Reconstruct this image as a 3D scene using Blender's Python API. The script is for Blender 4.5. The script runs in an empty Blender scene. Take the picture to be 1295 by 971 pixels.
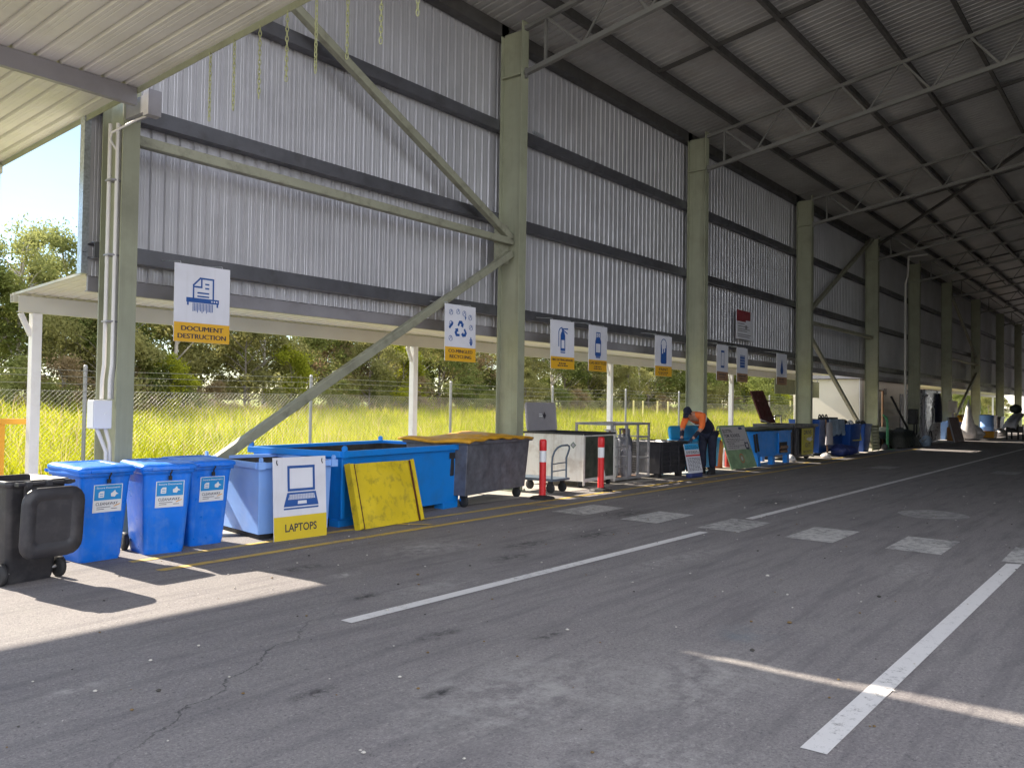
import bpy, bmesh, math, random
import numpy as np
from mathutils import Vector, Matrix
random.seed(7); rng = np.random.default_rng(11)
S = bpy.context.scene; C = S.collection
PI = math.pi; R = math.radians
SLOPE = 0.168                                  # shed roof pitch (rise per metre)

# ------------------------------------------------------------------ materials
def lin(r, g, b):
    f = lambda c: (c/255/12.92) if c/255 <= .04045 else ((c/255+.055)/1.055)**2.4
    return (f(r), f(g), f(b))
class NT:
    def __init__(s, nt): s.nt = nt
    def n(s, t, **k):
        o = s.nt.nodes.new(t)
        for a, v in k.items():
            if a.startswith('i_'):
                o.inputs[int(a[2:]) if a[2:].isdigit() else a[2:].replace('_', ' ')].default_value = v
            else: setattr(o, a, v)
        return o
    def l(s, a, b): s.nt.links.new(a, b)
    def val(s, x, sock):
        if hasattr(x, 'is_output'): s.l(x, sock)
        else: sock.default_value = x
    def math(s, op, a, b=0.0, c=None, clamp=False):
        o = s.n('ShaderNodeMath', operation=op, use_clamp=clamp)
        s.val(a, o.inputs[0]); s.val(b, o.inputs[1])
        if c is not None: s.val(c, o.inputs[2])
        return o.outputs[0]
    def noise(s, vec, scale, detail=4, rough=.55):
        o = s.n('ShaderNodeTexNoise'); s.l(vec, o.inputs['Vector'])
        o.inputs['Scale'].default_value = scale; o.inputs['Detail'].default_value = detail
        o.inputs['Roughness'].default_value = rough
        return o.outputs['Fac']
    def ramp(s, x, a, b, lo=0., hi=1.):
        o = s.n('ShaderNodeMapRange'); o.clamp = True
        s.l(x, o.inputs[0]); o.inputs[1].default_value = a; o.inputs[2].default_value = b
        o.inputs[3].default_value = lo; o.inputs[4].default_value = hi
        return o.outputs[0]
    def mix(s, f, a, b, blend='MIX'):
        o = s.n('ShaderNodeMix', data_type='RGBA', blend_type=blend)
        s.val(f, o.inputs[0])
        for x, k in ((a, 6), (b, 7)):
            if isinstance(x, tuple): o.inputs[k].default_value = (*x[:3], 1)
            else: s.l(x, o.inputs[k])
        return o.outputs[2]
def newmat(name):
    m = bpy.data.materials.new(name); m.use_nodes = True
    t = NT(m.node_tree); b = m.node_tree.nodes['Principled BSDF']
    return m, t, b
def pmat(name, col, rough=.55, metal=0., var=.18, vs=1.6, dirt=None, da=.0, ds=2.5, bump=.0, bs=60, spec=.5, streak=0.):
    """paint / plastic / steel: colour with broad fade, blotches of grime, optional vertical streaks and fine bump"""
    m, t, b = newmat(name)
    pos = t.n('ShaderNodeNewGeometry').outputs['Position']
    n1 = t.noise(pos, vs, 5)
    c = t.mix(t.ramp(n1, .3, .7), tuple(x*(1-var) for x in col), tuple(min(1, x*(1+var)) for x in col))
    if da:
        n2 = t.noise(pos, ds, 8, .65)
        c = t.mix(t.ramp(n2, .5, .72, 0, da), c, dirt or (.06, .05, .04))
    if streak:
        mp = t.n('ShaderNodeMapping'); t.l(pos, mp.inputs['Vector']); mp.inputs['Scale'].default_value = (9, 9, .5)
        n3 = t.noise(mp.outputs[0], 1.3, 6, .7)
        c = t.mix(t.ramp(n3, .52, .75, 0, streak), c, dirt or (.07, .055, .04))
    t.l(c, b.inputs['Base Color'])
    r = t.noise(pos, 7, 3); t.l(t.ramp(r, .3, .7, max(.05, rough-.1), min(1, rough+.12)), b.inputs['Roughness'])
    b.inputs['Metallic'].default_value = metal
    b.inputs['Specular IOR Level'].default_value = spec
    if bump:
        bp = t.n('ShaderNodeBump'); bp.inputs['Strength'].default_value = bump; bp.inputs['Distance'].default_value = .01
        t.l(t.noise(pos, bs, 4), bp.inputs['Height']); t.l(bp.outputs[0], b.inputs['Normal'])
    return m
def leafmat(name, c0, c1, trans=.48):
    m, t, b = newmat(name); nt = m.node_tree
    g = t.n('ShaderNodeNewGeometry'); oi = t.n('ShaderNodeObjectInfo')
    n1 = t.noise(g.outputs['Position'], .9, 3)
    f = t.math('ADD', t.math('MULTIPLY', g.outputs['Random Per Island'], .45), t.ramp(n1, .3, .7, 0, .55))
    f = t.math('ADD', t.math('MULTIPLY', f, .8), t.math('MULTIPLY', oi.outputs['Random'], .2))
    f = t.math('ADD', t.math('MULTIPLY', f, .75), t.ramp(t.noise(g.outputs['Position'], .28, 4, .6), .35, .68, -.12, .42), clamp=True)
    c = t.mix(f, c0, c1)
    d = t.n('ShaderNodeBsdfDiffuse'); tr = t.n('ShaderNodeBsdfTranslucent'); mx = t.n('ShaderNodeMixShader')
    t.l(c, d.inputs[0]); t.l(c, tr.inputs[0]); mx.inputs[0].default_value = trans
    t.l(d.outputs[0], mx.inputs[1]); t.l(tr.outputs[0], mx.inputs[2])
    t.l(mx.outputs[0], nt.nodes['Material Output'].inputs[0])
    return m

M = {}
M['column'] = pmat('column_paint', (.27, .28, .20), .5, var=.10, dirt=(.10, .09, .06), da=.35, ds=1.4, streak=.25)
M['brace'] = pmat('brace_paint', (.255, .255, .19), .5, var=.1, dirt=(.05, .035, .025), da=.5, ds=5)
M['steel'] = pmat('grey_beam_steel', (.25, .24, .26), .5, .15, var=.12, dirt=(.12, .1, .09), da=.25, ds=2)
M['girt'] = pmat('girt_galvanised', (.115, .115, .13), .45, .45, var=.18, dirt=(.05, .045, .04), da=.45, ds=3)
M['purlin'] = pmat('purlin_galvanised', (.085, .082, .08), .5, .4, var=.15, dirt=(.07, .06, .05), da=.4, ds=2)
M['truss'] = pmat('truss_steel', (.15, .148, .14), .55, .1, var=.12)
M['cladding'] = pmat('zincalume_wall', (.46, .455, .485), .42, .35, var=.10, vs=.9, dirt=(.20, .19, .18), da=.16, ds=.8, streak=.10)
M['roofing'] = pmat('zincalume_roof', (.38, .375, .365), .5, .25, var=.15, vs=.5, dirt=(.15, .12, .10), da=.4, ds=.6)
M['soffit'] = pmat('cream_canopy_sheet', (.58, .555, .52), .45, .05, var=.07, vs=.8, dirt=(.3, .27, .22), da=.25, ds=1.1)
M['flashing'] = pmat('cream_flashing', (.55, .53, .46), .45, .0, var=.05)
M['galv'] = pmat('galvanised_bright', (.45, .48, .52), .35, .6, var=.25, vs=30)
M['white'] = pmat('white_post_paint', (.74, .72, .70), .45, var=.05, dirt=(.45, .4, .34), da=.3, ds=3)
M['pvc'] = pmat('conduit_grey', (.60, .58, .56), .4, var=.06)
M['box'] = pmat('junction_box', (.70, .70, .72), .4, var=.04)
M['bin_blue'] = pmat('blue_bin_plastic', (.005, .16, .72), .36, var=.13, vs=2.5, dirt=(.16, .30, .62), da=.30, ds=9, bump=.1, bs=30, streak=.30)
M['bin_blue_dark'] = pmat('dark_blue_bin_plastic', (.008, .06, .27), .42, var=.12, dirt=(.06, .08, .2), da=.3)
M['bin_black'] = pmat('black_bin_plastic', (.028, .027, .032), .45, var=.2, vs=3, dirt=(.09, .085, .085), da=.5, ds=5, bump=.1, bs=60)
M['rubber'] = pmat('black_rubber', (.018, .018, .02), .7, var=.2)
M['skip_azure'] = pmat('azure_skip_paint', (.004, .20, .64), .42, var=.08, vs=.8, dirt=(.03, .12, .3), da=.35, ds=2.5, bump=.06, bs=14)
M['skip_blue'] = pmat('faded_blue_skip_paint', (.20, .37, .76), .48, var=.12, vs=1.2, dirt=(.28, .38, .66), da=.55, ds=1.8, bump=.08, bs=14)
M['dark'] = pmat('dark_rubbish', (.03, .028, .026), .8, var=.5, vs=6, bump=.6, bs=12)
M['yellow'] = pmat('yellow_panel_paint', (.62, .46, .015), .5, var=.1, vs=2, dirt=(.10, .085, .03), da=.55, ds=9, bump=.15, bs=9)
M['stripe'] = pmat('rusty_red_edge', (.07, .012, .01), .6, var=.3)
M['galv_bin'] = pmat('weathered_galvanised_bin', (.15, .155, .185), .5, .45, var=.35, vs=5, dirt=(.09, .085, .10), da=.5, ds=14, bump=.12, bs=30)
M['lid_orange'] = pmat('orange_yellow_plastic', (.58, .29, .015), .5, var=.2, vs=4, dirt=(.2, .1, .02), da=.4, ds=6)
M['white_bin'] = pmat('chipped_white_paint', (.66, .64, .60), .5, var=.06, dirt=(.25, .15, .08), da=.5, ds=3, streak=.4)
M['stained'] = pmat('green_black_stain', (.035, .045, .032), .6, var=.5, vs=5, dirt=(.16, .14, .12), da=.35, ds=6, streak=.5)
M['lid_grey'] = pmat('grey_lid_paint', (.30, .285, .31), .55, var=.07, dirt=(.2, .19, .19), da=.3)
M['red'] = pmat('red_bollard_plastic', (.62, .018, .022), .4, var=.1)
M['reflect'] = pmat('white_reflective_band', (.70, .71, .74), .35, var=.05)
M['trolley'] = pmat('blue_grey_trolley', (.09, .12, .16), .45, var=.15)
M['cage'] = pmat('cage_galvanised', (.36, .35, .36), .45, .4, var=.2, vs=4, dirt=(.14, .11, .09), da=.4, ds=6)
M['gas'] = pmat('grey_gas_bottle', (.45, .45, .44), .45, var=.15, vs=4, dirt=(.2, .14, .1), da=.4)
M['brown'] = pmat('rusty_brown', (.22, .13, .08), .6, var=.25)
M['navy'] = pmat('navy_workwear', (.012, .014, .032), .85, var=.25, vs=8, bump=.3, bs=30)
M['orange'] = pmat('hi_vis_orange', (.80, .16, .03), .75, var=.12, vs=8, bump=.3, bs=30)
M['skin'] = pmat('skin', (.42, .23, .16), .55, var=.08)
M['hair'] = pmat('dark_hair', (.02, .015, .012), .7)
M['glove'] = pmat('dark_work_glove', (.03, .04, .07), .8)
M['lightblue'] = pmat('light_blue_plastic', (.03, .36, .70), .4, var=.12)
M['gas_orange'] = pmat('orange_cylinder_paint', (.52, .13, .055), .5, var=.15, dirt=(.25, .07, .04), da=.4)
M['gas_red'] = pmat('dark_red_cylinder', (.30, .025, .02), .5, var=.15)
M['green_board'] = pmat('green_board_print', (.20, .30, .17), .6, var=.25, vs=5, dirt=(.36, .42, .24), da=.5, ds=3)
M['cream_board'] = pmat('grey_cream_board_print', (.46, .43, .42), .6, var=.05)
M['maroon'] = pmat('dark_red_lid_paint', (.06, .006, .008), .6, var=.25, dirt=(.05, .01, .01), da=.4)
M['poster_yellow'] = pmat('yellow_poster', (.50, .44, .05), .6, var=.12)
M['sheet'] = pmat('pale_plastic_sheet', (.26, .33, .42), .4, var=.35, vs=3)
M['bag_navy'] = pmat('navy_bag', (.03, .045, .16), .45, var=.4, vs=7, bump=.6, bs=9)
M['bag_white'] = pmat('white_bag', (.62, .60, .60), .5, var=.2, vs=6, bump=.6, bs=9)
M['green'] = pmat('green_steel', (.03, .20, .09), .5, var=.15)
M['tarp'] = pmat('dark_green_tarp', (.016, .026, .022), .6, var=.4, vs=4, bump=.5, bs=6)
M['cream'] = pmat('cream_portable_wall', (.66, .60, .50), .55, var=.05, vs=.8)
M['cabinet'] = pmat('stainless_cabinet', (.42, .42, .45), .3, .6, var=.12, vs=1.5)
M['amber'] = pmat('orange_brown_box', (.40, .17, .03), .55, var=.15)
M['grey_sheet'] = pmat('grey_cover_sheet', (.34, .34, .38), .7, var=.12, vs=3)
M['guard'] = pmat('yellow_orange_rail', (.70, .33, .02), .5, var=.1)
M['sign_white'] = pmat('sign_white', (.66, .66, .72), .45, var=.05, dirt=(.42,.40,.38), da=.25, ds=2.2, streak=.22)
M['sign_yellow'] = pmat('sign_band_yellow', (.68, .37, .02), .5, var=.04)
M['laptop_yellow'] = pmat('laptop_band_yellow', (.64, .47, .02), .5, var=.04)
M['sign_blue'] = pmat('sign_print_blue', (.012, .075, .29), .5, var=.05)
M['ink'] = pmat('dark_ink', (.035, .03, .045), .5, var=.05)
M['label_blue'] = pmat('label_blue', (.012, .24, .58), .45, var=.05)
M['label_white'] = pmat('label_white', (.68, .68, .70), .45, var=.04)
M['sign_red'] = pmat('sign_red_print', (.22, .03, .04), .5, var=.15)
M['shaded_band'] = pmat('sign_band_shaded', (.30, .17, .09), .55, var=.08)  # yellow caption band of the far signs, with shade put into the colour
M['fence'] = pmat('fence_galvanised', (.33, .33, .33), .5, .3, var=.1)
M['fence_wire'] = pmat('fence_wire', (.22, .22, .18), .5, .3, var=.1)
M['fence_yellow'] = pmat('pale_yellow_post', (.62, .55, .22), .6, var=.1)
M['bark'] = pmat('bark', (.17, .145, .12), .9, var=.35, vs=3, bump=.5, bs=8)
M['bark_pale'] = pmat('pale_bark', (.42, .38, .33), .85, var=.25, vs=2)
M['leaf_a'] = leafmat('leaf_eucalypt', (.09, .125, .035), (.34, .34, .12))
M['leaf_b'] = leafmat('leaf_dark', (.06, .09, .025), (.25, .265, .08))
M['leaf_c'] = leafmat('leaf_olive', (.11, .12, .04), (.37, .34, .13))
M['leaf_y'] = leafmat('leaf_yellow_green', (.16, .19, .02), (.42, .42, .045), .5)
M['leaf_d'] = leafmat('leaf_dry', (.16, .12, .06), (.42, .32, .19))
M['blade'] = leafmat('grass_blade', (.125, .175, .008), (.46, .45, .022), .55)
M['blade_dry'] = leafmat('dry_grass_blade', (.34, .25, .10), (.58, .44, .24), .5)

# ------------------------------------------------------------------ mesh builder
class MB:
    def __init__(s): s.v = []; s.f = []; s.m = []; s.s = []
    def add(s, vs, fs, m=0, smooth=False):
        o = len(s.v); s.v += [tuple(p) for p in vs]
        for f in fs: s.f.append(tuple(i+o for i in f)); s.m.append(m); s.s.append(smooth)
    def box(s, a, b, m=0):
        x0, y0, z0 = a; x1, y1, z1 = b
        s.add([(x0,y0,z0),(x1,y0,z0),(x1,y1,z0),(x0,y1,z0),(x0,y0,z1),(x1,y0,z1),(x1,y1,z1),(x0,y1,z1)],
              [(3,2,1,0),(4,5,6,7),(0,1,5,4),(1,2,6,5),(2,3,7,6),(3,0,4,7)], m)
    def extr(s, prof, p0, p1, ux, uy, m=0, caps=True, closed=True):
        p0 = Vector(p0); p1 = Vector(p1); ux = Vector(ux); uy = Vector(uy); n = len(prof)
        vs = [p0+ux*a+uy*b for a, b in prof]+[p1+ux*a+uy*b for a, b in prof]
        k = n if closed else n-1
        fs = [(i, (i+1) % n, n+(i+1) % n, n+i) for i in range(k)]
        if caps and closed: fs += [tuple(range(n-1, -1, -1)), tuple(range(n, 2*n))]
        s.add(vs, fs, m)
    def bar(s, p0, p1, w, h, m=0, up=(0,0,1)):
        p0 = Vector(p0); p1 = Vector(p1); d = (p1-p0).normalized(); up = Vector(up)
        if abs(d.dot(up)) > .98: up = Vector((0,1,0))
        r = d.cross(up).normalized(); u = r.cross(d)
        s.extr([(-w/2,-h/2),(w/2,-h/2),(w/2,h/2),(-w/2,h/2)], p0, p1, r, u, m)
    def tube(s, pts, r, n=8, m=0, smooth=True, closed=False):
        pts = [Vector(p) for p in pts]; rs = r if isinstance(r, (list, tuple)) else [r]*len(pts)
        vs = []; N = len(pts); prev = None
        for i, p in enumerate(pts):
            if closed: d = pts[(i+1) % N]-pts[i-1]
            else: d = pts[min(i+1, N-1)]-pts[max(i-1, 0)]
            d = d.normalized()
            a = prev if prev is not None else (Vector((0,0,1)) if abs(d.z) < .9 else Vector((1,0,0)))
            x = (a-d*a.dot(d)); x = x.normalized() if x.length > 1e-5 else d.orthogonal().normalized()
            prev = x; y = d.cross(x)
            vs += [p+(x*math.cos(2*PI*k/n)+y*math.sin(2*PI*k/n))*rs[i] for k in range(n)]
        fs = []
        for i in range(N if closed else N-1):
            j = (i+1) % N
            fs += [(i*n+k, i*n+(k+1) % n, j*n+(k+1) % n, j*n+k) for k in range(n)]
        s.add(vs, fs, m, smooth)
        if not closed:
            s.add(vs[:n], [tuple(range(n-1, -1, -1))], m); s.add(vs[-n:], [tuple(range(n))], m)
    def lathe(s, prof, c=(0,0,0), n=16, m=0, axis='Z', smooth=True):
        vs = []
        for r, h in prof:
            for k in range(n):
                a = 2*PI*k/n; p = (r*math.cos(a), r*math.sin(a), h)
                if axis == 'X': p = (h, p[0], p[1])
                if axis == 'Y': p = (p[0], h, p[1])
                vs.append((p[0]+c[0], p[1]+c[1], p[2]+c[2]))
        fs = [(i*n+k, i*n+(k+1) % n, (i+1)*n+(k+1) % n, (i+1)*n+k) for i in range(len(prof)-1) for k in range(n)]
        s.add(vs, fs, m, smooth)
        for ring, flip in ((0, True), (len(prof)-1, False)):
            if prof[ring][0] > 1e-4:
                q = vs[ring*n:(ring+1)*n]; s.add(q, [tuple(range(n-1,-1,-1)) if flip else tuple(range(n))], m)
    def loft(s, loops, m=0, smooth=True, cap0=True, cap1=True):
        n = len(loops[0]); vs = [p for L in loops for p in L]
        fs = [(i*n+k, i*n+(k+1) % n, (i+1)*n+(k+1) % n, (i+1)*n+k) for i in range(len(loops)-1) for k in range(n)]
        s.add(vs, fs, m, smooth)
        if cap0: s.add(loops[0], [tuple(range(n-1,-1,-1))], m)
        if cap1: s.add(loops[-1], [tuple(range(n))], m)
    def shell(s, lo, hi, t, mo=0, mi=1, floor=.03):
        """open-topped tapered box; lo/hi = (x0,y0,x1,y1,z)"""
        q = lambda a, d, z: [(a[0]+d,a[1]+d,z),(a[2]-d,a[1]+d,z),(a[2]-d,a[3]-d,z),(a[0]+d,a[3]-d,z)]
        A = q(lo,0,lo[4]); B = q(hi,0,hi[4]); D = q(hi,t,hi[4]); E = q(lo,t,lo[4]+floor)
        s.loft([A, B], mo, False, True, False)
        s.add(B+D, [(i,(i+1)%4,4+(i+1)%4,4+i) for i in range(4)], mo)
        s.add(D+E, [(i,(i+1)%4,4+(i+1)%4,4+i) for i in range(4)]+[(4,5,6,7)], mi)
    def poly(s, pts, y=0., m=0):
        """flat print facing -Y, points (x,z)"""
        a = sum(pts[i][0]*pts[(i+1)%len(pts)][1]-pts[(i+1)%len(pts)][0]*pts[i][1] for i in range(len(pts)))
        if a < 0: pts = pts[::-1]
        s.add([(x, y, z) for x, z in pts], [tuple(range(len(pts)))], m)
    def rect(s, x0, z0, x1, z1, y=0., m=0): s.poly([(x0,z0),(x1,z0),(x1,z1),(x0,z1)], y, m)
    def line(s, pts, w, y=0., m=0):
        for (a, b), (c, d) in zip(pts, pts[1:]):
            L = math.hypot(c-a, d-b) or 1; nx, nz = -(d-b)/L*w/2, (c-a)/L*w/2; ex, ez = (c-a)/L*w/2, (d-b)/L*w/2
            s.poly([(a+nx-ex,b+nz-ez),(a-nx-ex,b-nz-ez),(c-nx+ex,d-nz+ez),(c+nx+ex,d+nz+ez)], y, m); y -= .00006
    def ring(s, cx, cz, r, w, y=0., m=0, n=14, a0=0, a1=2*PI):
        s.line([(cx+r*math.cos(a0+(a1-a0)*i/n), cz+r*math.sin(a0+(a1-a0)*i/n)) for i in range(n+1)], w, y, m)
    def disc(s, cx, cz, r, y=0., m=0, n=14): s.poly([(cx+r*math.cos(2*PI*i/n), cz+r*math.sin(2*PI*i/n)) for i in range(n)], y, m)
    def text(s, txt, x, z, h, y=0., m=0, bold=.012, width=None):
        cu = bpy.data.curves.new('lettering', 'FONT'); cu.body = txt; cu.size = 1.0; cu.align_x = 'CENTER'; cu.offset = bold
        cu.resolution_u = 3
        o = bpy.data.objects.new('lettering', cu); C.objects.link(o); bpy.context.view_layer.update()
        me = bpy.data.meshes.new_from_object(o.evaluated_get(bpy.context.evaluated_depsgraph_get()))
        k = h/.70; vs = [v.co.copy() for v in me.vertices]
        if vs and width:
            w = max(v.x for v in vs)-min(v.x for v in vs); kx = width/w
        else: kx = k
        s.add([(x+v.x*kx, y, z+v.y*k) for v in vs], [tuple(p.vertices) for p in me.polygons], m)
        bpy.data.objects.remove(o); bpy.data.curves.remove(cu); bpy.data.meshes.remove(me)
    def transform(s, mat): s.v = [tuple(mat @ Vector(p)) for p in s.v]; return s
    def build(s, name, mats, parent=None, loc=None, rz=0, bevel=0, kind=None, label=None):
        me = bpy.data.meshes.new(name); me.from_pydata(s.v, [], s.f)
        mats = mats if isinstance(mats, (list, tuple)) else [mats]
        for q in mats: me.materials.append(M[q] if isinstance(q, str) else q)
        me.polygons.foreach_set('material_index', s.m); me.polygons.foreach_set('use_smooth', s.s); me.update()
        o = bpy.data.objects.new(name, me); C.objects.link(o)
        if parent: o.parent = parent
        if loc is not None: o.location = loc
        o.rotation_euler.z = rz
        if bevel:
            bv = o.modifiers.new('bevel', 'BEVEL'); bv.width = bevel; bv.segments = 2; bv.limit_method = 'ANGLE'; bv.angle_limit = R(40)
        if kind: o['kind'] = kind
        if label: o['label'] = label
        return o
def tag(o, label, cat, group=None):
    o['label'] = label; o['category'] = cat
    if group: o['group'] = group
    return o
def thing(name, label, cat, loc=(0,0,0), rz=0, group=None):
    o = bpy.data.objects.new(name, None); C.objects.link(o); o.empty_display_size = .2
    o.location = loc; o.rotation_euler.z = rz
    return tag(o, label, cat, group)
def copy_tree(o, parent=None):
    c = o.copy(); C.objects.link(c)
    if parent: c.parent = parent
    for ch in list(o.children): copy_tree(ch, c)
    return c
def rrect(w, d, r, z, cx=0., cy=0., n=4):
    out = []
    for sx, sy, a in ((1,1,0),(-1,1,PI/2),(-1,-1,PI),(1,-1,1.5*PI)):
        for k in range(n+1):
            t = a+PI/2*k/n
            out.append((cx+sx*(w/2-r)+r*math.cos(t), cy+sy*(d/2-r)+r*math.sin(t), z))
    return out
def corrugated(mb, O, U, V, N, width, length, pitch=.203, h=.030, m=0):
    """profiled steel sheet: ribs run along V, repeat along U, project along N"""
    O, U, V, N = Vector(O), Vector(U).normalized(), Vector(V).normalized(), Vector(N).normalized()
    prof = []; u = 0.
    while u < width-1e-6:
        for du, hh in ((0,0),(.040,0),(.047,.003),(.054,0),(.082,0),(.089,.003),(.096,0),(.128,0),(.146,h),(.170,h),(.188,0)):
            if u+du <= width: prof.append((u+du, hh))
        u += pitch
    prof.append((width, 0))
    vs = [O+U*a+N*b for a, b in prof]+[O+V*length+U*a+N*b for a, b in prof]; n = len(prof)
    mb.add(vs, [(i, i+1, n+i+1, n+i) for i in range(n-1)], m)

# ------------------------------------------------------------------ setting: ground, asphalt, markings
def asphalt_material():
    m, t, b = newmat('worn_asphalt')
    g = t.n('ShaderNodeNewGeometry'); pos = g.outputs['Position']
    sx = t.n('ShaderNodeSeparateXYZ'); t.l(pos, sx.inputs[0]); X, Y = sx.outputs[0], sx.outputs[1]
    big = t.noise(pos, .35, 5, .6); mid = t.noise(pos, 2.2, 6, .65); fine = t.noise(pos, 55, 3, .7); agg = t.noise(pos, 120, 2, .8)
    c = t.mix(t.ramp(big, .3, .7), (.158, .140, .150), (.215, .190, .198))
    c = t.mix(t.ramp(mid, .35, .7, 0, .45), c, (.25, .235, .225))
    c = t.mix(t.ramp(fine, .25, .75, 0, 1), t.mix(.42, c, (.07, .068, .070)), t.mix(.30, c, (.42, .40, .37)))
    c = t.mix(t.ramp(agg, .60, .72, 0, .55), c, (.48, .45, .41))
    c = t.mix(t.ramp(agg, .40, .30, 0, .6), c, (.05, .05, .052))
    grit = t.noise(pos, 30, 2, .75)
    c = t.mix(t.ramp(grit, .60, .74, 0, .45), c, (.40, .37, .35)); c = t.mix(t.ramp(grit, .40, .28, 0, .55), c, (.06, .055, .06))
    # stretched tyre wear along the driveway
    mp = t.n('ShaderNodeMapping'); t.l(pos, mp.inputs['Vector']); mp.inputs['Scale'].default_value = (.35, 3.2, 1); mp.inputs['Rotation'].default_value = (0, 0, R(5))
    wear = t.noise(mp.outputs[0], 1.6, 6, .7)
    c = t.mix(t.ramp(wear, .48, .70, 0, .6), c, (.092, .084, .092))
    # dusty scuffs and oil stains, each with its own place
    def blob(x, y, rx, ry, col, amt, sc=5., ang=0.):
        nonlocal c
        dx = t.math('SUBTRACT', X, x); dy = t.math('SUBTRACT', Y, y); ca, sa = math.cos(R(ang)), math.sin(R(ang))
        u = t.math('DIVIDE', t.math('ADD', t.math('MULTIPLY', dx, ca), t.math('MULTIPLY', dy, sa)), rx)
        v = t.math('DIVIDE', t.math('SUBTRACT', t.math('MULTIPLY', dy, ca), t.math('MULTIPLY', dx, sa)), ry)
        d = t.math('SQRT', t.math('ADD', t.math('MULTIPLY', u, u), t.math('MULTIPLY', v, v)))
        k = t.math('MULTIPLY', t.ramp(d, 1.0, .1, 0, 1), t.ramp(t.noise(pos, sc, 7, .75), .42, .62))
        c = t.mix(t.math('MULTIPLY', k, amt), c, col)
    dust = (.50, .48, .45)
    blob(7.1, 6.8, .9, .55, dust, .55, 6); blob(5.38, 6.34, .22, .13, dust, .8, 9); blob(5.55, 5.35, .8, .3, dust, .4, 5)
    blob(3.9, 3.0, 1.2, .8, dust, .45, 5); blob(4.86, 2.3, 1.1, .6, dust, .4, 7); blob(2.26, 5.0, .25, .08, dust, .6, 9)
    blob(6.0, 2.5, .35, .3, (.10, .16, .20), .45, 4); blob(3.3, 1.9, .9, .7, dust, .4, 8); blob(8.4, 4.3, 1.6, .25, dust, .35, 8, -3)
    blob(9.6, 2.2, .9, .3, dust, .35, 11); blob(13.5, 6.2, 2.2, .25, dust, .3, 9, 3); blob(9.5, 6.6, .8, .3, dust, .35, 9)
    for x, y, r in ((4.9,5.5,.16),(4.45,4.2,.15),(5.3,6.9,.22),(3.6,3.35,.10),(8.0,6.1,.3),(7.2,5.7,.25),(9.2,5.9,.35),(11.4,6.6,.5),(3.1,3.9,.12),(5.0,3.6,.13),(14.6,5.6,.5)):
        blob(x, y, r*1.9, r*.8, (.022, .021, .022), 1., 9)
    # the crack that wanders out of the sunlit patch
    wob = t.math('MULTIPLY', t.math('SUBTRACT', t.noise(pos, 2.6, 6, .6), .5), .42)
    e = t.math('ABSOLUTE', t.math('SUBTRACT', t.math('ADD', t.math('MULTIPLY', X, .60), 2.70), t.math('ADD', Y, wob)))
    inx = t.math('MULTIPLY', t.ramp(X, 1.2, 2.4), t.ramp(X, 4.9, 3.4))
    c = t.mix(t.math('MULTIPLY', t.math('MULTIPLY', t.ramp(e, .013, .003), inx), t.ramp(fine, .36, .56, .1, .85)), c, (.03, .03, .03))
    t.l(c, b.inputs['Base Color']); b.inputs['Roughness'].default_value = .82; b.inputs['Specular IOR Level'].default_value = .35
    bp = t.n('ShaderNodeBump'); bp.inputs['Strength'].default_value = .55; bp.inputs['Distance'].default_value = .012
    t.l(t.math('ADD', agg, t.math('MULTIPLY', fine, .8)), bp.inputs['Height']); t.l(bp.outputs[0], b.inputs['Normal'])
    return m
M['asphalt'] = asphalt_material()
def paint_material(name, col, lo, hi, sc=14):
    m, t, b = newmat(name); pos = t.n('ShaderNodeNewGeometry').outputs['Position']
    n1 = t.noise(pos, sc, 8, .75); n2 = t.noise(pos, 90, 3, .7); n3 = t.noise(pos, 1.3, 3)
    f = t.math('ADD', t.math('ADD', n1, t.math('MULTIPLY', t.math('SUBTRACT', n2, .5), .5)), t.math('MULTIPLY', t.math('SUBTRACT', n3, .5), .35))
    c = t.mix(t.ramp(f, lo, hi), (.17, .165, .165), col)
    t.l(c, b.inputs['Base Color']); b.inputs['Roughness'].default_value = .7
    bp = t.n('ShaderNodeBump'); bp.inputs['Strength'].default_value = .4; bp.inputs['Distance'].default_value = .01
    t.l(n2, bp.inputs['Height']); t.l(bp.outputs[0], b.inputs['Normal'])
    return m
M['paint_white'] = paint_material('road_paint_white', (.62, .60, .59), .25, .45)
M['paint_worn'] = paint_material('road_paint_worn', (.50, .48, .46), .36, .58, 9)
M['paint_faint'] = paint_material('road_paint_faint', (.40, .38, .37), .38, .66, 7)
M['paint_yellow'] = paint_material('road_paint_yellow', (.56, .38, .07), .27, .50, 11)

def field_z(x, y):
    k = min(1, max(0, (y-15)/32)); return .75*k*k*(3-2*k) + max(0, y-47)*.012
mb = MB()
xs = [-400,-150,-60,-20,0,20,40,60,90,130,200,400]; ys = [-400,-120,-40,0,13,15,18,21,25,29,33,37,42,47,60,90,160,400]
mb.add([(x, y, field_z(x, y) if y > 13 else 0) for y in ys for x in xs],
       [(j*len(xs)+i, j*len(xs)+i+1, (j+1)*len(xs)+i+1, (j+1)*len(xs)+i) for j in range(len(ys)-1) for i in range(len(xs)-1)], 0, True)
m, t, b = newmat('field_soil'); pos = t.n('ShaderNodeNewGeometry').outputs['Position']
t.l(t.mix(t.ramp(t.noise(pos, .8, 6, .65), .35, .65), (.10, .13, .015), (.26, .27, .03)), b.inputs['Base Color']); b.inputs['Roughness'].default_value = .95
M['soil'] = m
mb.build('ground', 'soil', kind='structure')
mb = MB(); mb.add([(-60,-60,.004),(130,-60,.004),(130,13.05,.004),(-60,13.05,.004)], [(0,1,2,3)])
mb.build('driveway_asphalt', 'asphalt', kind='structure')
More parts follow.
